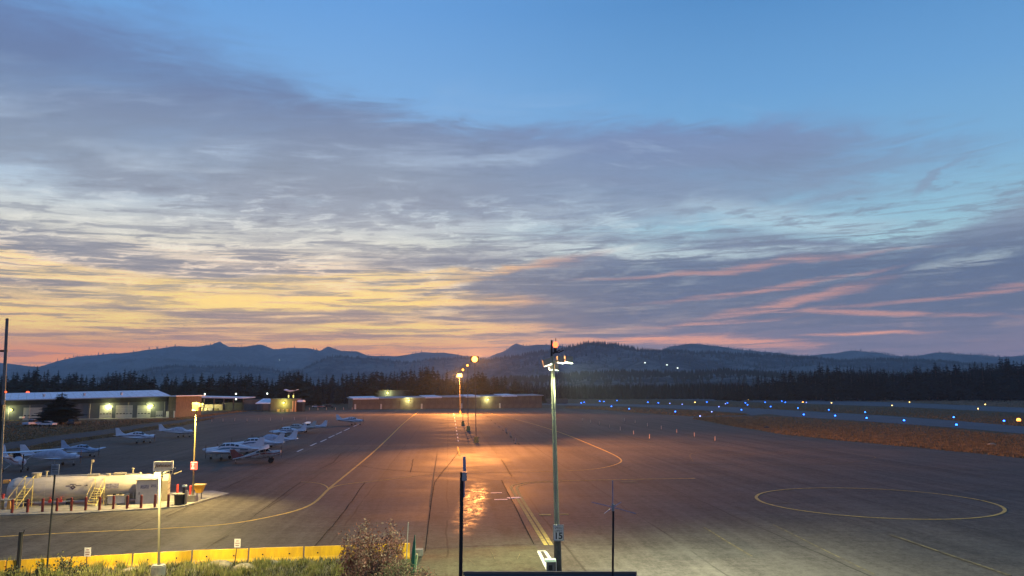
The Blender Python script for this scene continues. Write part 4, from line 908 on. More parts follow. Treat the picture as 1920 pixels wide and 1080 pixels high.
# bollards
bm_ = MB(); bm_.tube([(0, 0, 0), (0, 0, 1.12)], .105, 10); bm_.sphere((0, 0, 1.12), .105, 10, 4, .6, half=True)
bol = [(22, 963.5), (51, 962.5), (79, 961.5), (106, 960), (133, 959.5), (160, 958.5), (186, 958.5), (212, 956), (238, 955.2), (264, 954.2), (290, 953), (315, 952.2)]
bsrc = None
for i, (x_, y_) in enumerate(bol):
    g = G(x_, y_ + 1); lb = '%s dark red bollard from the left in the row before the tank' % ordn[i]
    if bsrc is None: bsrc = bm_.build('bollard', M_bollard); o = bsrc
    else: o = bsrc.copy(); col.objects.link(o)
    o.location = (g.x, g.y, 0.02); tag(o, lb, 'bollard', 'dark red bollards guarding the fuel tank')
for x_, y_, lb in ((332, 935, 'bright red bollard behind the trash can'), (356, 938, 'bright red bollard beside the red lit sign post'), (4, 955, 'red bollard at the far left by the orange stand')):
    g = G(x_, y_); o = bm_.build('bollard', M_bred); o.location = (g.x, g.y, .12); tag(o, lb, 'bollard', 'bright red bollards at the pad ends')
g = G(334, 949); k = thing('trash_can', (g.x, g.y, .12), 'black trash can between the tank and the red sign', 'trash can'); mb = MB(); mb.tube([(0, 0, 0), (0, 0, .85)], [.32, .38], 12); mb.build('bin', M_dark, k); mb = MB(); mb.box((0, 0, .9), (1.0, .8, .07)); mb.build('lid', M_conc, k)
g = G(344, 948); k = thing('card_reader_post', (g.x, g.y, .12), 'black post with pale green top beside the trash can', 'post'); mb = MB(); mb.box((0, 0, .75), (.2, .2, 1.5)); mb.build('post', M_dark, k); mb = MB(); mb.box((.02, 0, 1.55), (.34, .3, .16)); mb.build('cap', mat('pale green and lit top', None), k); mb = MB(); mb.box((.2, 0, .6), (.16, .2, 1.2)); mb.build('side_panel', M_cream, k)
# fuel area lamp post with red lit sign
g = G(361, 943); k = thing('fuel_area_lamp_post', (g.x, g.y, 0), 'thin lamp post with glowing yellow head beside the fuel tank', 'lamp post'); FL = P(368, 757, g.y) - g
mb = MB(); mb.box((0, 0, .35), (.72, .72, .66), top=(.9, .9)); mb.build('concrete_base', M_conc, k)
mb = MB(); mb.tube([(0, 0, .66), (FL.x, 0, FL.z)], [.085, .05], 8); mb.build('pole', mat('tan pole paint', (.30, .24, .10), .6, .15, 2), k)
mb = MB(); mb.box((FL.x + .02, -.12, FL.z - .25), (.5, .42, .75)); mb.box((FL.x + .3, -.1, FL.z - .1), (.3, .3, .3)); mb.build('lamp_head', M_yladder, k); mb = MB(); mb.box((FL.x + .02, -.36, FL.z - .35), (.4, .05, .5)); mb.build('lamp_lens', M_ylamp, k)
YEL = (1.0, .72, .26)
lamp('SPOT', (g.x + FL.x - .1, g.y - .55, FL.z - .5), LAMP['fuel'] * 3, YEL, None, .25, (-.35, -.55, -1), 160, .5, 'fuel_light')
lamp('POINT', (g.x + FL.x + .25, g.y - .85, FL.z + .45), LAMP['fuel'] * .10, (1, .9, .2), None, .2, name='fuel_light')
rs = P(364, 873, g.y); k2 = thing('red_lit_sign', (g.x + .02, g.y - .12, rs.z), 'small red illuminated square sign on the thin lamp post', 'sign')
mb = MB(); mb.box((0, 0, 0), (.58, .1, .68)); mb.build('sign_box', emat('red sign glow', (1.0, .12, .07), 2.2), k2)
mb = MB(); mb.box((-.08, -.06, .14), (.22, .02, .1)); mb.box((-.08, -.06, -.02), (.08, .02, .24)); mb.box((-.08, -.06, -.22), (.26, .02, .12)); mb.box((0, -.06, .3), (.54, .02, .07)); mb.build('symbol', emat('sign symbol glow', (1.0, .75, .45), 1.6), k2)
lamp('POINT', (g.x, g.y - .6, rs.z), 14, (1, .15, .08), None, .2, name='sign_light')
g = G(373, 938); k = thing('yellow_spill_bin', (g.x, g.y, .12), 'yellow hopper shaped bin beside the lamp post base', 'bin'); mb = MB(); mb.ring([[(-.22, -.25, .55), (.22, -.25, .55), (.22, .25, .55), (-.22, .25, .55)], [(-.5, -.35, 1.25), (.45, -.35, 1.25), (.45, .35, 1.25), (-.5, .35, 1.25)]]); mb.build('hopper', mat('orange yellow paint', (.8, .42, .03), .5, .15, 3), k)
mb = MB(); mb.box((0, 0, 1.28), (1.05, .8, .05)); mb.build('lid', M_yladder, k); mb = MB()
for a_ in (-.2, .2): mb.tube([(a_, 0, 0), (a_, 0, .58)], .04, 6)
mb.build('legs', M_dark, k)
g = G(8, 957); k = thing('orange_stand', (g.x, g.y, .12), 'orange and cream stand at the far left of the tank', 'stand'); mb = MB(); mb.box((.1, 0, .75), (1.2, .6, .08)); mb.build('table_top', M_cream, k); mb = MB(); mb.box((.48, 0, .36), (.34, .5, .7), top=(.7, 1)); mb.build('leg', mat('orange valve paint', None), k); mb = MB(); mb.box((-.3, 0, .36), (.2, .5, .7)); mb.build('leg', M_cream, k)

# cream lamp post over the planting bed
g = G(296, 1089); k = thing('cream_lamp_post', (g.x, g.y, 0), 'cream lamp post on round concrete footing before the barrier', 'lamp post'); tp = P(300, 889, g.y) - g
mb = MB(); mb.tube([(0, 0, 0), (0, 0, .75)], .36, 16); mb.tube([(0, 0, .75), (0, 0, .82)], .33, 16); mb.build('concrete_footing', M_conc, k)
mb = MB(); mb.tube([(0, 0, .8), (tp.x, 0, tp.z)], [.07, .055], 10); mb.build('pole', mat('cream pole paint', (.15, .13, .08), .6, .15, 2), k)
mb = MB(); mb.tube([(tp.x, 0, tp.z), (tp.x + .3, 0, tp.z + .12), (tp.x + .8, 0, tp.z + .32)], .04, 6); mb.build('arm', M_cream, k)
mb = MB(); mb.box((tp.x - .02, -.1, tp.z + .05), (.3, .4, .16)); mb.build('lamp_head', M_cream, k); mb = MB(); mb.box((tp.x - .02, -.1, tp.z - .05), (.24, .3, .03)); mb.build('lamp_lens', M_ylamp, k)
lamp('SPOT', (g.x + tp.x - .05, g.y - 1.1, tp.z + .15), LAMP['pole'] * 2, (1, .84, .4), None, .15, (.1, .1, -1), 165, .4, 'barrier_fill_light')  # added spot, stands in for unseen building lamps lighting the barrier front

# posts and small signs by the bed
def post(name, bx, by, tx, ty, r, label, cat, m=M_dark):
    g = G(bx, by); tp = P(tx, ty, g.y) - g; k = thing(name, (g.x, g.y, 0), label, cat); mb = MB(); mb.tube([(0, 0, 0), (tp.x, 0, tp.z)], r, 7); mb.build('post', m, k); return k, tp, g
k, tp, g = post('black_post', 87, 1080, 103, 890, .05, 'tall leaning black post with small grey gridded panel on top', 'post')
mb = MB(); mb.box((tp.x, 0, tp.z + .28), (.42, .05, .56)); mb.build('panel', mat('grey panel paint', (.30, .33, .36), .6, .2, 3), k)
mb = MB()
for i_ in range(5): mb.box((tp.x, -.03, tp.z + .1 + i_ * .09), (.32, .012, .025))
mb.build('grid_slats', M_dark, k)
k, tp, g = post('black_post', 33, 1082, 40, 997, .115, 'thick short black post with a hooked bracket at the left', 'post')
mb = MB(); mb.tube([(tp.x, 0, tp.z - .3), (tp.x + .14, 0, tp.z), (tp.x + .16, 0, tp.z + .1)], .025, 5); mb.build('bracket', M_dark, k)
for (bx, by, tx, ty, lb) in ((438, 1073, 444, 1026, 'small white notice sign with three text rows before the barrier'), (161, 1084, 163, 1043, 'small white notice sign near the left end of the barriers')):
    k, tp, g = post('notice_sign', bx, by, tx, ty, .025, lb, 'sign'); mb = MB(); mb.box((tp.x + .03, -.01, tp.z + .22), (.34, .02, .46)); mb.build('sign_panel', mat('notice white', (.74, .68, .60), .5, .06, 4), k)
    mb = MB()
    for j_, w_ in enumerate((.14, .24, .2)): mb.box((tp.x + .03, -.024, tp.z + .34 - j_ * .12), (w_, .008, .035))
    mb.build('text_row', M_maroon, k)
k, tp, g = post('marker_stake', 762, 1050, 765.5, 979, .028, 'thin pale stake rising from the barrier end', 'stake', M_steel)
g = G(771, 1100); k = thing('green_marker', (g.x, g.y, 0), 'narrow green upright panel beside the yellow barrier end', 'marker'); hh = P(776, 1003, g.y).z
mb = MB(); mb.ring([[(-.09, -.06, 0), (.05, -.06, 0), (.05, .06, 0), (-.09, .06, 0)], [(-.03, -.08, hh * .45), (.16, -.08, hh * .45), (.16, .08, hh * .45), (-.03, .08, hh * .45)], [(.03, -.06, hh * .75), (.18, -.06, hh * .75), (.18, .06, hh * .75), (.03, .06, hh * .75)], [(.13, -.01, hh), (.16, -.01, hh), (.16, .01, hh), (.13, .01, hh)]]); mb.build('panel', mat('bright green paint', (.04, .26, .13), .5, .15, 3), k)
mb = MB(); mb.tube([(.1, .12, 0), (.26, .12, hh * .62)], .05, 7); mb.build('pale_post', mat('pale yellow green paint', (.6, .66, .36), .5, .1, 3), k)
a_, b_ = G(777, 1042), G(793, 1042); mb = MB(); mb.box(((a_.x + b_.x) / 2, a_.y, .2), (b_.x - a_.x, .5, .38)); tag(mb.build('concrete_block', M_conc), 'pale concrete block on the pavement right of the green marker', 'block')

# mast at the left edge
g = G(-6, 1010); tp = P(13.5, 597, g.y) - g; k = thing('radio_mast', (g.x, g.y, 0), 'tall slim grey mast with dark crossarm at the left edge', 'mast')
mb = MB(); mb.tube([(0, 0, 0), (tp.x, 0, tp.z)], [.13, .10], 8); mb.build('mast_tube', mat('mast metal', (.12, .13, .14), .5, .3, 2), k)
q = P(12, 658, g.y) - g; mb = MB(); mb.box((q.x - .7, 0, q.z), (1.5, .12, .14)); mb.build('crossarm', M_dark, k)
q = P(5, 803, g.y) - g; mb = MB(); mb.box((q.x - .3, 0, q.z), (.6, .3, 3.2)); mb.build('equipment_rack', M_dark, k)
q = P(5, 775, g.y) - g
for (x_, y_) in ((11, 735),): q = P(x_, y_, g.y) - g; mb = MB(); mb.sphere(q, .07, 8, 5); mb.build('indicator_lamp', M_redlamp, k)

# ------------------------------------------------------------------ terminal roof and antennas in front of the camera
xl, xr = P(872, 1075, 20).x, P(1190, 1074, 20).x; zr = P(1000, 1076.5, 20).z
k = thing('terminal_building', (0, 0, 0), 'dark terminal roof edge at the bottom of the view', 'building')
mb = MB(); mb.box(((xl + xr) / 2, 13, zr - .15), (xr - xl, 14, .3)); mb.build('canopy_roof', mat('dark roofing', (.02, .018, .017), .8, .2, 2), k)
mb = MB(); mb.box(((xl + xr) / 2, 20.03, zr + .01), (xr - xl + .1, .06, .09)); mb.build('roof_flashing', M_wallb, k)
mb = MB(); mb.box((1, -6, 3.8), (24, 22, 7.6)); mb.build('wall', M_wallb, k)
mb = MB()
for x_ in (xl + .3, xr - .3): mb.box((x_, 19.5, (zr - .3) / 2), (.3, .3, zr - .32))
mb.build('canopy_posts', M_dark, k)
bp_ = P(863.5, 1078, 19); tp = P(866, 885, 19); k = thing('antenna_pole', (bp_.x, 19, zr), 'thick black antenna pole with grey sleeve antenna on the roof', 'antenna')
L_ = lambda px, py: P(px, py, 19) - Vector((bp_.x, 19, zr))
mb = MB(); mb.tube([(0, 0, 0), L_(866, 885)], .042, 8); mb.build('pole', M_dark, k)
M_fib = mat('grey fibreglass', (.30, .32, .42), .5, .1, 3)
mb = MB(); mb.tube([L_(871, 884), L_(870.5, 856)], .035, 8); mb.tube([L_(870, 932), L_(870.5, 900)], .014, 6); mb.build('antenna_sleeve', M_fib, k)
mb = MB(); mb.box(L_(871, 893), (.1, .09, .2)); mb.box(L_(868.5, 897), (.05, .08, .08)); mb.build('clamp_box', M_steel, k)
bp_ = P(1148.5, 1078, 19); k = thing('ground_plane_antenna', (bp_.x, 19, zr), 'slim antenna with four spreading radials on black mast', 'antenna')
L2 = L_
mb = MB(); mb.tube([(0, 0, 0), L2(1150, 955)], .024, 8); mb.build('mast', M_dark, k)
mb = MB(); mb.tube([L2(1149, 951), L2(1148.5, 901)], .011, 6); mb.build('whip', M_fib, k)
mb = MB(); mb.tube([L2(1149.3, 958), L2(1149.2, 945)], .035, 8); mb.build('hub', M_steel, k)
hub = L2(1149.3, 951)
for dx_, dy_, dz_ in ((-.47, .15, .09), (.5, -.15, -.12), (.23, .35, .06), (-.24, -.33, -.09)):
    mb = MB(); mb.tube([hub, hub + Vector((dx_, dy_, dz_))], .008, 5); mb.build('radial', M_fib, k)

# ------------------------------------------------------------------ aircraft
def airplane(px, py, hdg, label, kind='low', stripe=M_navy, cover=False, scale=1.0, twin=False, tail=None, pitch=0.0, bodym=None):
    g = G(px, py); t = thing('small_airplane', (g.x, g.y, .03), label, 'airplane', 'small airplanes parked at the tie downs'); t.rotation_euler = (0, 0, R(hdg)); t.scale = (scale * 1.1,) * 3
    bm = bodym or M_white; high = kind in ('high', 'tail')
    if high: st = [(2.55, .12, 1.15, 1.35), (2.45, .42, .88, 1.6), (1.5, .5, .72, 1.68), (1.0, .54, .7, 1.75), (.45, .56, .7, 2.2), (-.8, .55, .72, 2.22), (-1.7, .40, .9, 1.95), (-3.4, .2, 1.15, 1.62), (-4.9, .06, 1.3, 1.5)]
    else: st = [(2.95 if not twin else 3.3, .06, 1.2, 1.36), (2.7, .34, .95, 1.5), (1.7, .52, .78, 1.62), (1.05, .57, .75, 1.74), (.35, .58, .74, 2.18), (-.8, .57, .76, 2.24), (-1.9, .46, .88, 2.02), (-3.2, .27, 1.05, 1.72), (-4.9, .06, 1.28, 1.5)]
    tp_ = R(pitch)
    def tf(x, y, z):
        if pitch: return (x * math.cos(tp_) - (z - .8) * math.sin(tp_), y, .8 + x * math.sin(tp_) + (z - .8) * math.cos(tp_))
        return (x, y, z)
    def sec(x):
        for a, b in zip(st[:-1], st[1:]):
            if b[0] <= x <= a[0] + 1e-6: f = (a[0] - x) / (a[0] - b[0]); return [a[i] + (b[i] - a[i]) * f for i in (1, 2, 3)]
        return st[-1][1:]
    def bp(x, th, k=1.0):
        w, z0, z1 = sec(x); c, s = math.cos(th), math.sin(th); e = .72
        return tf(x, math.copysign(abs(c) ** e, c) * w * k, (z0 + z1) / 2 + math.copysign(abs(s) ** (.9), s) * (z1 - z0) / 2 * k)
    nn = 16; mb = MB(); xsn = []
    for a, b in zip(st[:-1], st[1:]): xsn += [a[0], (a[0] + b[0]) / 2]
    xsn.append(st[-1][0]); mb.ring([[bp(x, 2 * math.pi * k / nn) for k in range(nn)] for x in xsn]); mb.build('fuselage', bm, t, smooth=True)
    def patch_(nm, x0, x1, t0, t1, m, k=1.015, nx=4, nt=3):
        mb = MB(); mb.ring([[bp(x0 + (x1 - x0) * i / nx, R(t0 + (t1 - t0) * j / nt), k) for j in range(nt + 1)] for i in range(nx + 1)], cap=False, close=False); return mb.build(nm, m, t)
    if not cover:
        for s0, s1 in ((0, 1), (180, -1)):
            for x0, x1 in ((.45, .0), (-.1, -.62), (-.72, -1.25)) + (((-1.35, -1.8),) if twin else ()):
                patch_('window', x0, x1, s0 + s1 * 24, s0 + s1 * 52, M_glass, 1.02, 2, 2)
        patch_('windshield', .92, .42, 32, 148, M_glass, 1.02, 3, 8)
    else:
        patch_('canvas_cover', 2.5 if cover == 'full' else 1.0, -1.9 if cover != 'full' else -3.4, -8, 188, M_canvas, 1.07, 8, 12)
    for s0, s1 in ((0, 1), (180, -1)): patch_('stripe', 2.4, -4.3, s0 - s1 * 3, s0 + s1 * 8, stripe, 1.012, 12, 1)
    if twin or kind == 'tail':
        for s0, s1 in ((0, 1), (180, -1)): patch_('registration', -2.0, -3.0, s0 - s1 * 20, s0 - s1 * 6, M_dark, 1.014, 3, 1)
    wz = 2.25 if high else .92; wx = .55 if high else .55; span = 5.2 if high else 5.0
    for s in (-1, 1):
        mb = MB(); rs_ = []
        for f, ch, dz in ((0.02, 1.65, 0), (.45, 1.55, .45 * span * (.02 if high else .085)), (1, 1.05, span * (.03 if high else .09))):
            y = s * (span * f if not (f == .02) else (.0 if high else .45)); x0 = wx + .25 * (1 - f) * 1.0; z = wz + dz; th_ = .1 * ch
            rs_.append([tf(x0 + .02, y, z), tf(x0 - .25 * ch, y, z + th_ * .8), tf(x0 - .65 * ch, y, z + th_ * .55), tf(x0 - ch, y, z), tf(x0 - .65 * ch, y, z - th_ * .25), tf(x0 - .2 * ch, y, z - th_ * .4)])
        mb.ring(rs_ if s > 0 else [r[::-1] for r in rs_]); mb.build('wing', bm, t, smooth=True)
        if high: mb = MB(); mb.tube([tf(.2, s * .5, .85), tf(.25, s * 2.4, wz + .02)], .035, 5); mb.build('wing_strut', bm, t)
        if twin:
            mb = MB(); yy = s * 1.75; mb.ring([[(x, yy + math.cos(2 * math.pi * k / 10) * r, 1.12 + math.sin(2 * math.pi * k / 10) * r * .85) for k in range(10)] for x, r in ((2.0, .12), (1.9, .32), (.9, .38), (-.3, .3), (-1.2, .05))]); nc = mb.build('engine_nacelle', bm, t, smooth=True)
            mb = MB(); mb.box((2.05, yy, 1.12), (.04, .12, 1.7)); mb.build('propeller', M_dark, nc)
    mb = MB(); mb.ring([[tf(-3.95, -1.75, 1.52), tf(-4.05, -1.75, 1.56), tf(-4.75, -1.75, 1.52)], [tf(-3.6, 0, 1.5), tf(-3.8, 0, 1.58), tf(-4.9, 0, 1.5)], [tf(-3.95, 1.75, 1.52), tf(-4.05, 1.75, 1.56), tf(-4.75, 1.75, 1.52)]]); mb.build('tailplane', bm, t)
    mb = MB(); h_ = 2.95
    mb.ring([[tf(-3.0, -.05, 1.7), tf(-3.0, .05, 1.7), tf(-4.95, .03, 1.45), tf(-4.95, -.03, 1.45)], [tf(-3.85, -.045, 2.15), tf(-3.85, .045, 2.15), tf(-5.05, .02, 2.1), tf(-5.05, -.02, 2.1)], [tf(-4.5, -.03, h_), tf(-4.5, .03, h_), tf(-5.15, .015, h_), tf(-5.15, -.015, h_)]]); mb.build('tail_fin', tail or bm, t)
    if not twin:
        mb = MB(); nx_ = st[0][0] + .03; mb.box(tf(nx_, 0, 1.25), (.04, .13, 1.8)); mb.build('propeller', M_dark, t); mb = MB(); mb.tube([tf(nx_ - .1, 0, 1.25), tf(nx_ + .2, 0, 1.25)], [.16, .03], 8); mb.build('spinner', stripe, t)
    wr = .33 if kind == 'tail' else .21
    for wx_, wy_, r in (((.1, 1.35, wr), (.1, -1.35, wr), (2.1, 0, .18)) if kind != 'tail' else ((.9, .95, .42), (.9, -.95, .42), (-4.5, 0, .1))):
        mb = MB(); z_ = r if not (kind == 'tail' and wx_ < 0) else .12
        up = (.15 if not high else .0, wy_ * (.9 if not high else .4), .85 if kind != 'tail' else 1.0) if wx_ < 1.5 and wx_ > -1 else (wx_ - .1, 0, .9)
        mb.tube([(wx_, wy_, z_), (wx_ * .9 + up[0] * .1, up[1], up[2])], .04, 5); lg = mb.build('landing_gear', M_steel, t)
        mb = MB(); mb.wheel((wx_, wy_, z_), r, r * .5); mb.build('wheel', M_rubber, lg)
    return t
airplane(262, 831, -4, 'white low wing airplane with navy stripe by the dirt strip', stripe=M_navy, scale=.86)
airplane(338, 820, -2, 'low wing airplane under grey cabin cover nearest the yellow lit pole', cover='cabin', scale=.84, stripe=M_teal)
airplane(108, 874, 6, 'airplane wholly wrapped in a pale grey cover at the left', cover='full', scale=.86)
airplane(158, 857, -12, 'blue striped airplane behind the wholly covered one', scale=.74, stripe=M_teal, bodym=mat('pale blue aircraft paint', (.32, .42, .54), .4, .1, 2))
airplane(28, 884, -42, 'high wing airplane cut by the left edge near the mast', kind='high', scale=.92, stripe=M_maroon)
airplane(424, 862, 176, 'nearest white airplane with teal stripe facing left in the cluster', twin=True, stripe=M_teal, scale=.98)
airplane(470, 849, 178, 'white airplane with navy stripe right behind the teal striped one', stripe=M_navy, scale=.95)
airplane(503, 840, 172, 'airplane with grey cover and raised tail in mid cluster', cover='cabin', scale=.92)
airplane(497, 868, 14, 'old tail dragger airplane with big wheels and maroon tail', kind='tail', pitch=9, scale=.78, stripe=M_maroon, tail=M_maroon, bodym=mat('worn grey aircraft paint', (.42, .38, .36), .6, .3, 3))
airplane(532, 820, 182, 'twin engine airplane with near wing toward the camera', twin=True, stripe=M_navy, scale=.84)
airplane(552, 813, 178, 'white airplane half hidden behind the twin engine one', stripe=M_teal, bodym=mat('beige aircraft paint', (.5, .48, .44), .4, .1, 2), scale=.88)
airplane(574, 811, 188, 'white high wing airplane with open framed tail on the right', kind='high', scale=.85)
airplane(662, 797, -8, 'lone white airplane at the far right of the parked row', stripe=M_navy, scale=.9)

# ------------------------------------------------------------------ cars
def car(px, py, hdg, label, m, kind='sedan', s=1.0):
    g = G(px, py); t = thing('parked_car', (g.x, g.y, .02), label, 'car', 'vehicles parked round the hangars'); t.rotation_euler = (0, 0, R(hdg)); t.scale = (s,) * 3
    P2 = {'sedan': ([(-2.3, .5), (-2.3, .95), (-1.5, 1.0), (1.2, .95), (2.2, .8), (2.3, .5)], [(-1.6, .98), (-1.0, 1.42), (.35, 1.42), (1.15, .95)]),
          'suv': ([(-2.3, .5), (-2.3, 1.1), (1.1, 1.1), (2.2, 1.0), (2.3, .5)], [(-2.25, 1.1), (-2.05, 1.78), (.4, 1.78), (1.1, 1.1)]),
          'pickup': ([(-2.7, .55), (-2.7, 1.1), (1.3, 1.1), (2.5, 1.02), (2.6, .55)], [(-.6, 1.1), (-.5, 1.78), (.7, 1.78), (1.35, 1.1)])}[kind]
    mb = MB(); w = .9; pr = P2[0]; mb.ring([[(x, -w, z) for x, z in pr][::-1], [(x, w, z) for x, z in pr][::-1]]); mb.build('body', m, t)
    mb = MB(); pr = P2[1]; mb.ring([[(x, -.74, z) for x, z in pr][::-1], [(x, .74, z) for x, z in pr][::-1]]); mb.build('cabin', M_glass, t)
    mb = MB(); a, b = pr[1], pr[2]; mb.box(((a[0] + b[0]) / 2, 0, a[1] + .02), (b[0] - a[0], 1.5, .05)); mb.build('roof', m, t)
    for x in (-1.45, 1.45):
        for y in (-.82, .82): mb = MB(); mb.wheel((x, y, .33), .33, .22); mb.build('wheel', M_rubber, t)
    for y in (-.6, .6): mb = MB(); mb.box((P2[0][-1][0] - .02, y, .72), (.06, .3, .14)); mb.build('headlight', M_trim, t)
    return t
cw = mat('white car paint', (.62, .62, .66), .35, .05, 2, spec=.6); cs = mat('silver blue car paint', (.34, .46, .62), .3, .05, 2, spec=.6); cd = mat('dark car paint', (.03, .03, .04), .3, .1, 2, spec=.6)
car(49, 787, 80, 'white pickup with its nose toward the camera by the hangar door', cw, 'pickup'); car(60, 799, 84, 'pale blue pickup in front of the white pickup', cs, 'pickup'); car(88, 800, 170, 'white sedan right of the pale blue pickup', cw, 'sedan')
car(139, 798, 95, 'dark sport utility car under the round conifer', cd, 'suv'); car(593, 764.5, 10, 'small white car left of three beyond the far apron edge', cw, 'sedan'); car(603, 765, 0, 'pinkish small car in the middle of three far cars', mat('faded red car paint', (.4, .16, .14), .4, .1, 2), 'sedan'); car(617.5, 765, 20, 'dark car with pale roof right of three far cars', cd, 'suv')

# ------------------------------------------------------------------ buildings
def wall_lamp(parent_loc, label, power, c=(.95, .95, .36), r=.35, aim=(0, -.5, -1)):
    k = thing('wall_lamp', parent_loc, label, 'wall lamp', 'lit wall lamps on the hangars'); mb = MB(); mb.box((0, -.1, .12), (.5, .35, .12)); mb.build('hood', M_dark, k); mb = MB(); mb.sphere((0, -.22, -.08), r, 8, 5); mb.build('lens', M_glamp, k)
    if power: lamp('POINT', Vector(parent_loc) + Vector((0, -r * 1.9 - .5, -.2)), power, c, None, .25, name='wall_light')
def hangar(name, x0, x1, yb, ytopL, ytopR, depth, label, wallm, roofm, rise=1.2, over=2.0, fascia=None):
    """front wall from picture x0 to x1 standing on the ground line yb"""
    a, b = G(x0, yb[0]), G(x1, yb[1]); d = (b - a); L = d.length; an = math.atan2(d.y, d.x); t = thing(name, (a.x, a.y, 0), label, 'building', rz=an)
    hL, hR = P(x0, ytopL, a.y).z, P(x1, ytopR, b.y).z
    mb = MB(); mb.ring([[(0, 0, 0), (L, 0, 0), (L, depth, 0), (0, depth, 0)], [(0, 0, hL - .4), (L, 0, hR - .4), (L, depth, hR - .4 + rise * .9), (0, depth, hL - .4 + rise * .9)]]); mb.build('wall', wallm, t)
    ov = over; mb = MB(); mb.ring([[(-.8, -ov, hL - .35), (L + .8, -ov, hR - .35), (L + .8, depth + 1, hR - .35 + rise), (-.8, depth + 1, hL - .35 + rise)], [(-.8, -ov, hL), (L + .8, -ov, hR), (L + .8, depth + 1, hR + rise), (-.8, depth + 1, hL + rise)]]); rf = mb.build('roof', roofm, t)
    nrib = int(L / 3)
    return t, L, hL, hR, a, b, rf
def wall_x(t, a, L, px, x0, x1): return (px - x0) / (x1 - x0) * L
t, L, hL, hR, a, b, rf = hangar('long_hangar', 8, 313, (788, 783), 749.5, 742, 34, 'long low grey hangar with pale metal roof and lit doors', M_wallg, M_roofw, rise=2.0, over=2.2)
for i_ in range(int(L / 2.4)):
    mb = MB(); x_ = 1 + i_ * 2.4; zf = hL + (hR - hL) * x_ / L; mb.quad((x_ - .05, -2.2, zf + .04), (x_ + .05, -2.2, zf + .04), (x_ + .05, 35, zf + 2.04), (x_ - .05, 35, zf + 2.04)); mb.build('roof_seam', M_steel, rf)
mb = MB(); mb.ring([[(0, -.25, hL - 1.8), (L, -.25, hR - 2.0), (L, -.02, hR - 2.0), (0, -.02, hL - 1.8)], [(0, -.25, hL - .45), (L, -.25, hR - .45), (L, -.02, hR - .45), (0, -.02, hL - .45)]]); mb.build('fascia', mat('dark fascia', (.035, .037, .04), .7, .2, 1), t)
def door(t, L, x0, x1, dpx, top, n=6, wz=True, m=M_door):
    u0, u1 = wall_x(t, None, L, dpx[0], x0, x1), wall_x(t, None, L, dpx[1], x0, x1)
    mb = MB(); mb.box(((u0 + u1) / 2, -.06, top / 2), (u1 - u0, .1, top)); d = mb.build('hangar_door', m, t); k_ = max(3, int((u1 - u0) / .95)); src = None
    for j in range(1, 6):
        mb = MB(); mb.box(((u0 + u1) / 2, -.12, top * j / 6), (u1 - u0, .03, .05)); mb.build('panel_joint', M_steel, d)
    if wz:
        for j in range(k_):
            uu = u0 + (u1 - u0) * (j + .5) / k_
            if src is None: mb = MB(); mb.box((0, 0, 0), ((u1 - u0) / k_ * .62, .04, .28)); src = mb.build('window', M_glass, d, loc=(uu, -.14, top * .36))
            else: q = src.copy(); col.objects.link(q); q.parent = d; q.location = (uu, -.14, top * .36)
for i_ in range(9):
    x_ = L * (.02 + i_ * .12); zf = hL + (hR - hL) * x_ / L; mb = MB(); mb.tube([(x_, -.14, 0), (x_, -.14, zf - 2.1)], .08, 5); mb.build('downpipe', M_steel, t)
mb = MB(); mb.ring([[(-.8, -2.45, hL - .35), (L + .8, -2.45, hR - .35), (L + .8, -2.22, hR - .35), (-.8, -2.22, hL - .35)], [(-.8, -2.45, hL - .1), (L + .8, -2.45, hR - .1), (L + .8, -2.22, hR - .1), (-.8, -2.22, hL - .1)]]); mb.build('gutter', M_steel, rf)
for x_ in (.22, .47, .71): mb = MB(); zf = hL + (hR - hL) * x_; mb.tube([(L * x_, 10, zf), (L * x_, 10, zf + 1.3)], .35, 8); mb.tube([(L * x_, 10, zf + 1.3), (L * x_, 10, zf + 1.5)], .5, 8); mb.build('roof_vent', M_steel, rf)
for dpx, tp_ in (((40, 73), 4.0), ((81, 96), 4.0), ((179, 203), 4.5), ((210, 243), 4.5), ((252, 279), 4.4), ((290, 304), 2.4)): door(t, L, 8, 313, dpx, tp_)
mb = MB(); mb.box((L * .55, -3.2, .06), (L * .9, 6.3, .12)); mb.build('door_apron', M_conc, t)
for px, py, lb, pw in ((22, 768, 'wall lamp at the far left end of the long hangar', 1), (207, 761, 'wall lamp between the two middle hangar doors', 1.6), (286, 760, 'wall lamp near the brick end of the long hangar', 1.6)):
    q = P(px, py, a.y - .3 + (b.y - a.y) * (px - 8) / 305); wall_lamp(q, lb, LAMP['wall'] * pw, r=.38)
a_, b_ = G(313, 783), G(340, 782); hh = P(326, 742.5, a_.y).z
t = thing('hangar_end_wall', (a_.x, a_.y - .5, 0), 'reddish block end bay of the long hangar', 'building'); w_ = b_.x - a_.x
mb = MB(); mb.box((w_ / 2 + .4, 12, hh / 2 - .1), (w_ - .2, 24, hh - .3), top=(1, 1)); mb.build('wall', M_wallr, t); mb = MB(); mb.box((w_ / 2 + .6, 11, hh - .02), (w_ + 1.6, 28, .3)); mb.build('roof', M_roofw, t)
mb = MB(); mb.box((w_ * .12, -.05, 1.1), (1.0, .08, 2.2)); mb.build('door', M_trim, t); mb = MB(); mb.box((w_ - .1, -.1, 1.2), (.5, .2, 2.4)); mb.build('downpipe', M_trim, t)
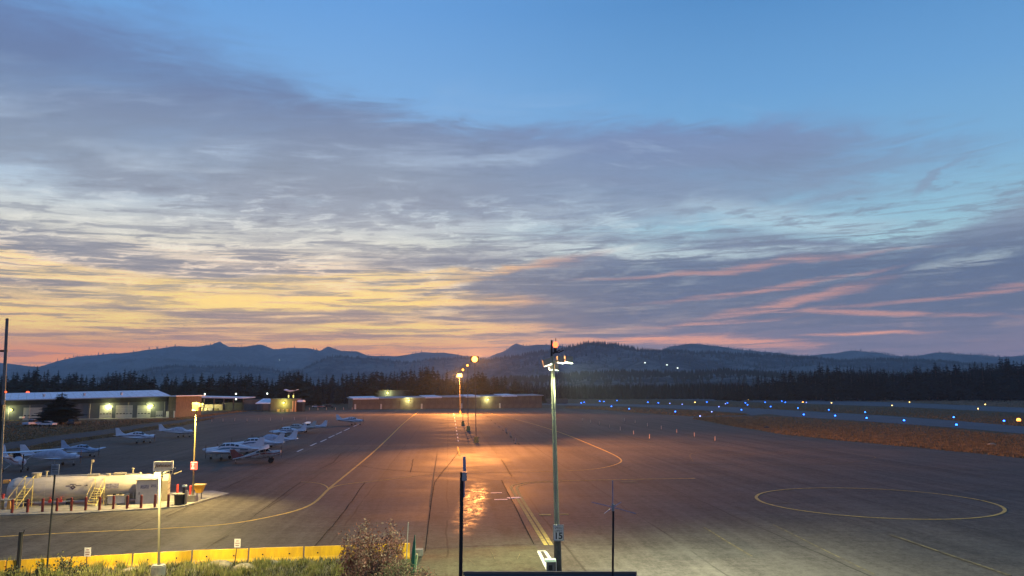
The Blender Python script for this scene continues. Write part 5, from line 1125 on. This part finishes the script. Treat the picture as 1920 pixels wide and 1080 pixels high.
# roof top lamps
for x_, y_, r_, lb, m_l in ((52, 737, .75, 'large red beacon glowing on the left hangar roof', M_redlamp), (170, 739.5, .42, 'small red lamp in the middle of the hangar roof', M_redlamp), (160, 740, .35, 'white lamp beside the small red roof lamp', M_pale), (60, 743, .22, 'small white lamp below the red beacon', M_pale)):
    q = P(x_, y_, 318); k = thing('roof_beacon', (q.x, q.y, 7.6), lb, 'beacon', 'beacons on the long hangar roof'); mb = MB(); mb.tube([(0, 0, 0), (0, 0, q.z - 7.6)], .06, 6); mb.build('stalk', M_steel, k); mb = MB(); mb.sphere((0, 0, q.z - 7.6), r_, 8, 6); mb.build('lens', m_l, k)
# open canopy
a_, b_ = G(343, 770), G(545, 767.5); t = thing('open_canopy', (a_.x, a_.y, 0), 'long open canopy with thin pale roof and lit bays', 'building'); w_ = b_.x - a_.x; hc = P(400, 742.5, a_.y).z
mb = MB(); mb.ring([[(-.5, -2, hc - .8), (w_ * .66, -2, hc - 1.2), (w_ * .66, 16, hc - 1.0), (-.5, 16, hc - .6)], [(-.5, -2, hc - .1), (w_ * .66, -2, hc - .7), (w_ * .66, 16, hc - .5), (-.5, 16, hc + .1)]]); mb.build('roof', M_roofw, t)
for i_ in range(7): mb = MB(); mb.box((1 + i_ * w_ * .105, -1, (hc - 1) / 2), (.4, .4, hc - 1.2)); mb.build('column', M_wallb, t)
mb = MB(); mb.box((w_ * .18, 8, 1.4), (w_ * .36, .3, 2.8)); mb.build('back_wall', M_cream, t); mb = MB(); mb.box((w_ * .5, 9, 1.8), (w_ * .3, .3, 3.6)); mb.build('back_wall', M_wallg, t); mb = MB(); mb.box((w_ * .82, 6, 2.6), (w_ * .36, 8, 5.2)); mb.build('shed', M_wallg, t)
for i_ in range(6): mb = MB(); mb.box((2 + i_ * 2.6, 2, .55), (1.9, 1.0, 1.1)); mb.build('stored_crate', [M_cream, M_trim, M_yladder][i_ % 3], t)
for px, py, pw, lb in ((344, 748, 2.5, 'bright lamp under the left end of the open canopy'), (358, 750, 2.5, 'second lamp under the open canopy'), (380, 757, 2.0, 'yellow lamp low under the open canopy')):
    q = P(px, py, a_.y + 1); k = thing('canopy_lamp', q, lb, 'lamp', 'lamps under the open canopy'); mb = MB(); mb.sphere((0, 0, 0), .38, 8, 5); mb.build('lens', M_glamp, k); mb = MB(); mb.box((0, 0, .5), (.6, .4, .15)); mb.build('hood', M_dark, k); lamp('POINT', q + Vector((0, -.6, -.7)), LAMP['wall'] * pw * 2.2, (1, .92, .4), None, .3, name='canopy_light')
for px, py, by, lb in ((384, 739, 768, 'white yard lamp above the left of the open canopy'), (442.5, 738.5, 768, 'white yard lamp above the middle of the open canopy'), (442.5, 748.5, 768, 'white lamp just under the canopy edge'), (501, 738, 768, 'white yard lamp left of the small lit hut')):
    q = P(px, py, a_.y + 20); k = thing('yard_lamp', (q.x, q.y, 0), lb, 'lamp', 'white yard lamps behind the canopy'); mb = MB(); mb.tube([(0, 0, 0), (0, 0, q.z)], .07, 6); mb.build('pole', M_dark, k); mb = MB(); mb.sphere((0, 0, q.z), .42, 8, 6); mb.build('lens', M_pale, k)
# small hut group
a_, b_ = G(507, 772), G(560, 771.5); t = thing('small_hut', (a_.x, a_.y, 0), 'small brown lit hut with sloping pale lean to', 'building'); w_ = b_.x - a_.x; hh = P(530, 748, a_.y).z
mb = MB(); mb.box((w_ / 2, 4, hh / 2), (w_, 8, hh)); mb.build('wall', M_wallb, t); mb = MB(); mb.box((w_ / 2, 4, hh + .1), (w_ + .5, 8.6, .2)); mb.build('roof', M_wallg, t)
xl_ = P(480, 757, a_.y).x - a_.x; mb = MB(); mb.ring([[(xl_, -1, hh * .62), (-.05, -1, hh * .62), (-.05, 7, hh * .98), (xl_ + 1, 7, hh * .98)], [(xl_, -1, hh * .66), (-.05, -1, hh * .66), (-.05, 7, hh * 1.02), (xl_ + 1, 7, hh * 1.02)]]); mb.build('lean_to_roof', M_roofw, t)
for x_ in (xl_ + .4, xl_ / 2, -.5): mb = MB(); mb.box((x_, -.6, hh * .31), (.2, .2, hh * .6)); mb.build('post', M_dark, t)
for x_ in (w_ - 1.5, w_ - .4): mb = MB(); mb.box((x_, -.25, hh * .42), (.45, .3, hh * .84)); mb.build('downpipe', mat('salmon trim', (.6, .34, .26), .6, .1, 2), t)
mb = MB(); mb.box((w_ + 1.5, 3, hh * .35), (2.2, 5, hh * .7)); mb.build('side_shed', M_dark, t); mb = MB(); mb.box((w_ + 1.5, 2.6, hh * .84), (2.6, 5.6, .9), top=(.9, .6)); mb.build('side_shed_roof', M_roofw, t)
for j, x_ in enumerate((1.2, 3.6, 6.2, 8.4)): mb = MB(); mb.box((w_ * .25 + x_ * .8, -1.2, .6), (.9, .7, 1.2)); mb.build('crate', [M_yladder, M_cream][j % 2], t)
wall_lamp(P(532, 755, a_.y - .4), 'yellow green wall lamp on the small hut', LAMP['wall'] * 2.4, c=(.95, 1, .2), r=.5)
q = P(546, 734, a_.y + 14); t = thing('roof_canopy_shelter', (q.x, q.y, 0), 'butterfly roofed shelter above the small hut with two lamps', 'shelter')
mb = MB(); W2 = (P(558, 734, q.y).x - P(534, 734, q.y).x) / 2; zt = P(546, 731, q.y).z; zb = P(546, 737, q.y).z
mb.ring([[(-W2, -2, zt - .15), (0, -2, zb - .15), (W2, -2, zt - .15), (W2, 2, zt + .2), (0, 2, zb + .3), (-W2, 2, zt + .2)], [(-W2, -2, zt), (0, -2, zb + .5), (W2, -2, zt), (W2, 2, zt + .4), (0, 2, zb + .9), (-W2, 2, zt + .4)]]); mb.build('roof', M_roofw, t)
for px in (541.5, 550.5):
    x_ = P(px, 740, q.y).x - q.x; mb = MB(); mb.box((x_, 0, zb / 2), (.3, .3, zb)); mb.build('column', M_steel, t); mb = MB(); mb.box((x_, -.3, P(px, 743, q.y).z), (.45, .2, 1.1)); mb.build('lamp', M_glamp, t)
# centre hangar row
t, L, hL, hR, a, b, rf = hangar('hangar_row', 661, 1016, (767.5, 764.5), 747.5, 741, 14, 'very long brown hangar row across the far end of the apron', M_wallb, mat('dull roof', (.30, .29, .30), .7, .2, .3), rise=.6, over=.8)
for p0, p1, m in ((661, 706, M_roofw), (790, 820, M_roofw), (865, 893, M_roofw), (935, 965, M_roofw)):
    u0, u1 = (p0 - 661) / 355 * L, (p1 - 661) / 355 * L; z0 = hL + (hR - hL) * u0 / L; z1 = hL + (hR - hL) * u1 / L
    mb = MB(); mb.ring([[(u0, -1.0, z0 - .5), (u1, -1.0, z1 - .5), (u1, -.85, z1 - .5), (u0, -.85, z0 - .5)], [(u0, -1.0, z0 + .25), (u1, -1.0, z1 + .25), (u1, 14, z1 + .95), (u0, 14, z0 + .95)]]); mb.build('roof_panel', m, t)
nd = 26; zdoor = hL * .8; src = None
for i_ in range(nd):
    u = (i_ + .5) * L / nd
    if src is None: mb = MB(); mb.box((0, 0, 0), (L / nd * .9, .12, zdoor)); src = mb.build('hangar_door', mat('brown door panel', (.13, .105, .085), .7, .35, .25), t, loc=(u, -.08, zdoor / 2)); 
    else: q = src.copy(); col.objects.link(q); q.parent = t; q.location = (u, -.08, zdoor / 2)
for px in (665, 710, 783, 857, 931): u = (px - 661) / 355 * L; mb = MB(); mb.box((u, -.9, 1.3), (.8, .5, 2.6)); mb.build('white_cabinet', M_trim, t)
for px, py, lb, pw in ((767, 750.5, 'left wall lamp on the long hangar row', 3), (915, 749, 'right wall lamp on the long hangar row', 3)):
    q = P(px, py, a.y + (b.y - a.y) * (px - 661) / 355 - 1.2); wall_lamp(q, lb, LAMP['wall'] * pw, r=.42)
a_, b_ = G(698, 762), G(767, 762); t = thing('back_hangar', (a_.x, a_.y, 0), 'dark flat hangar behind the left of the hangar row', 'building'); w_ = b_.x - a_.x; hh = P(730, 732, a_.y).z
mb = MB(); mb.box((w_ / 2, 8, hh / 2), (w_, 16, hh)); mb.build('wall', M_wallg, t); mb = MB(); mb.box((w_ / 2, 8, hh + .1), (w_ + .8, 17, .25)); mb.build('roof', M_wallb, t)
wall_lamp(P(727, 736.5, a_.y - .5), 'wall lamp on the back hangar above the hangar row', LAMP['wall'] * 3, r=.6)
a_ = G(1062, 757); k = thing('low_shed', (a_.x - 12, a_.y, 0), 'low dark shed right of the long hangar row', 'building'); mb = MB(); mb.box((6, 4, 1.6), (14, 8, 3.2)); mb.build('wall', M_wallg, k); mb = MB(); mb.box((6, 4, 3.3), (15, 9, .2)); mb.build('roof', M_wallb, k)

# ------------------------------------------------------------------ apron markers
mk = MB(); mk.tube([(0, 0, 0), (0, 0, .06)], .2, 8); mk.m = 1; mk.tube([(0, 0, .06), (0, 0, .95)], [.09, .06], 7); mk.m = 0
M_mk = mat('pale marker plastic', (.62, .44, .36), .6, .1, 3); msrc = None
rows = [('apron marker post in the row behind the parked airplanes', [(397, 791.5), (418, 791), (440, 790.5), (463, 790.5), (485, 790), (507, 789.5), (529, 789), (552, 788.5), (575, 788)]),
        ('apron marker post in the row beyond the far cars', [(580, 769.5), (596, 769.5), (612, 769), (629, 769), (644, 768.5), (660, 768.5)]),
        ('apron marker post in the left row before the blue lights', [(1092, 790), (1107, 793), (1124, 797), (1143, 803), (1163, 808), (1188, 815), (1218, 823)]),
        ('apron marker post in the right row before the blue lights', [(1171, 790), (1191, 794), (1214, 800), (1240, 805.5), (1269, 812), (1302, 819), (1341, 827)]),
        ('dark apron marker post right of the orange lamp pole', [(949, 811), (957, 819), (966, 832)])]
for lb, pts in rows:
    for x_, y_ in pts:
        g = G(x_, y_)
        if msrc is None: msrc = mk.build('marker_post', [M_dark, M_mk]); o = msrc
        else: o = msrc.copy(); col.objects.link(o)
        o.location = (g.x, g.y, .03); o.scale = (1, 1, rnd.uniform(.9, 1.15)) if y_ > 780 else (1.6, 1.6, 1.4); tag(o, lb, 'marker', 'marker posts: ' + lb)

# ------------------------------------------------------------------ airfield lights
def z7(x_, y_): return 1040 + x_ / 4.32, 630 + y_ / 4.32
def z8(x_, y_): return 1480 + x_ / 4.32, 630 + y_ / 4.32
blue = [z7(*p) for p in ((215, 545), (240, 540), (365, 530), (400, 533), (505, 525), (460, 575), (603, 595), (755, 540), (840, 545), (1232, 538), (1400, 545), (1545, 545), (1562, 562), (1513, 605), (1705, 540), (1750, 577), (1840, 530), (1868, 540), (977, 620))] + [z8(*p) for p in ((70, 590), (117, 645), (320, 605), (372, 655), (615, 625), (627, 675), (930, 695), (1333, 668), (1355, 733), (1740, 700))]
palb = [z7(*p) for p in ((160, 488), (295, 490), (318, 486), (350, 490), (397, 490), (455, 482), (22, 538), (933, 548), (1033, 556), (1330, 577), (1178, 657), (1272, 620), (1384, 552), (525, 497))] + [z8(*p) for p in ((138, 540),)]
amb = [z7(*p) for p in ((233, 483), (718, 485), (838, 488), (978, 493), (1040, 483), (1140, 500), (1184, 485), (1333, 510), (1350, 488), (1545, 497), (1570, 520), (1780, 503), (650, 505), (1137, 540))] + [z8(*p) for p in ((160, 510), (57, 508), (342, 545), (517, 520), (833, 567), (973, 538), (1530, 595), (1587, 558))]
org = [z7(80, 485), z8(1860, 710), z8(110, 543), z7(640, 485)]
redl = [z7(*p) for p in ((543, 482), (570, 482), (597, 482), (622, 482), (990, 475))]
al = MB(); al.tube([(0, 0, 0), (0, 0, .05)], .2, 8); al.tube([(0, 0, .05), (0, 0, .35)], .05, 6)
lm = MB(); lm.tube([(0, 0, .35), (0, 0, .5)], .2, 8); lm.sphere((0, 0, .5), .2, 8, 4, 1, half=True)
def afl(lst, m, lb, grp, s):
    src = None
    for x_, y_ in lst:
        y_ = max(y_, 741.5); g = G(x_, y_ + .8)
        if src is None: src = thing('airfield_light', (0, 0, 0), lb, 'runway light', grp); al.build('stem', M_dark, src); lm.build('lens', m, src); o = src
        else: o = copy_tree(src)
        k_ = s * 1.15 * max(1.0, g.y / 400); o.location = (g.x, g.y, .03); o.scale = (k_, k_, s); 
afl(blue, M_blue, 'deep blue taxiway edge light on the airfield', 'deep blue taxiway edge lights', 1.15)
afl(palb, M_bluep, 'pale violet blue taxiway light on the airfield', 'pale blue taxiway lights', 1.0)
afl(amb, M_amber, 'pale amber runway edge light beyond the taxiway', 'pale amber runway edge lights', 1.15)
afl(redl, M_redlens, 'red runway end light in the short red row', 'red runway end lights', 1.15)
for (x_, y_), lb, s in zip(org, ('bright yellow orange light just right of the floodlight pole', 'large orange airfield sign light at the right edge of the view', 'lime yellow light left of the runway amber lights', 'orange light ending the short red row'), (2.6, 2.4, 1.8, 1.5)): afl([(x_, y_)], M_orange, lb, 'orange airfield lights', s)

# small utility mounds and drain in the grass
for x_, y_, sx_, lb in ((1860, 835, .7, 'pale stone in the dry grass near the right edge'), (1437, 803, .8, 'dark low drain box in the dry grass edge')):
    g = G(x_, y_); bm = bmesh.new(); bmesh.ops.create_icosphere(bm, subdivisions=2, radius=sx_)
    for v in bm.verts: v.co *= 1 + .3 * noise.fractal(v.co * 2, 1, 2, 3); v.co.z *= .5
    me = bpy.data.meshes.new('field_stone'); bm.to_mesh(me); bm.free(); me.materials.append(M_rock if x_ > 1800 else M_dark); o = bpy.data.objects.new('field_stone', me); col.objects.link(o); o.location = (g.x, g.y, .1); tag(o, lb, 'stone')

# labels that count within a named stretch
ORD = 'first second third fourth fifth sixth seventh eighth ninth tenth eleventh twelfth thirteenth fourteenth fifteenth sixteenth seventeenth eighteenth nineteenth twentieth'.split()
ORD += ['twenty-' + w for w in ORD[:9]] + ['thirtieth'] + ['thirty-' + w for w in ORD[:9]]
def relabel(group, regions, fmt):
    obs = sorted([o for o in col.objects if o.parent is None and o.get('group') == group], key=lambda o: o.location.x / o.location.y)
    cnt = {}
    for o in obs:
        px = 960 + F * o.location.x / o.location.y
        for x1, nm in regions:
            if px < x1: break
        cnt[nm] = cnt.get(nm, 0) + 1; o['label'] = fmt % (ORD[min(cnt[nm], len(ORD)) - 1], nm)
relabel(g1, [(115, 'the left end of the long hangar'), (230, 'the middle of the long hangar'), (340, 'the right end of the long hangar'), (500, 'the open canopy'), (640, 'the small hut'), (760, 'the left of the hangar row'), (850, 'the middle of the hangar row'), (920, 'the orange lamp posts'), (9999, 'the right of the hangar row')], '%s pine from the left above %s')
relabel(g2, [(1500, 'low left stretch'), (1640, 'left stretch'), (1780, 'middle stretch'), (9999, 'right stretch')], '%s black pine from the left in the %s beyond the runway')
relabel('deep blue taxiway edge lights', [(1400, 'left of the paler grass gap'), (9999, 'along the right taxiway')], '%s deep blue taxiway light from the left %s')
relabel('pale blue taxiway lights', [(1150, 'beside the floodlight pole'), (9999, 'before the runway')], '%s pale violet taxiway light from the left %s')
relabel('pale amber runway edge lights', [(1400, 'in the distant stretch'), (9999, 'in the right stretch')], '%s pale amber runway light from the left %s')
relabel('red runway end lights', [(9999, 'short red row')], '%s red runway end light from the left in the %s')
for lb, _ in rows: relabel('marker posts: ' + lb, [(9999, lb.split('apron marker post ')[1] if 'dark' not in lb else 'right of the orange lamp pole')], '%s marker post from the left %s')
# leftover prototypes
for i_, e in enumerate(protos):
    if i_ not in used:
        for c in list(e.children): bpy.data.objects.remove(c)
        bpy.data.objects.remove(e)

# ------------------------------------------------------------------ haze
mh = bpy.data.materials.new('haze air'); mh.use_nodes = True; nt = mh.node_tree; nt.nodes.clear()
pv = nt.nodes.new('ShaderNodeVolumePrincipled'); pv.inputs['Color'].default_value = (0.70, 0.86, 1.0, 1); pv.inputs['Density'].default_value = HAZE; pv.inputs['Anisotropy'].default_value = 0.2
ou = nt.nodes.new('ShaderNodeOutputMaterial'); nt.links.new(pv.outputs[0], ou.inputs['Volume'])
mb = MB(); mb.box((0, 4400, 279), (20400, 10800, 560)); hz = tag(mb.build('haze', mh), 'thin bluish evening haze over the airfield', kind='stuff')
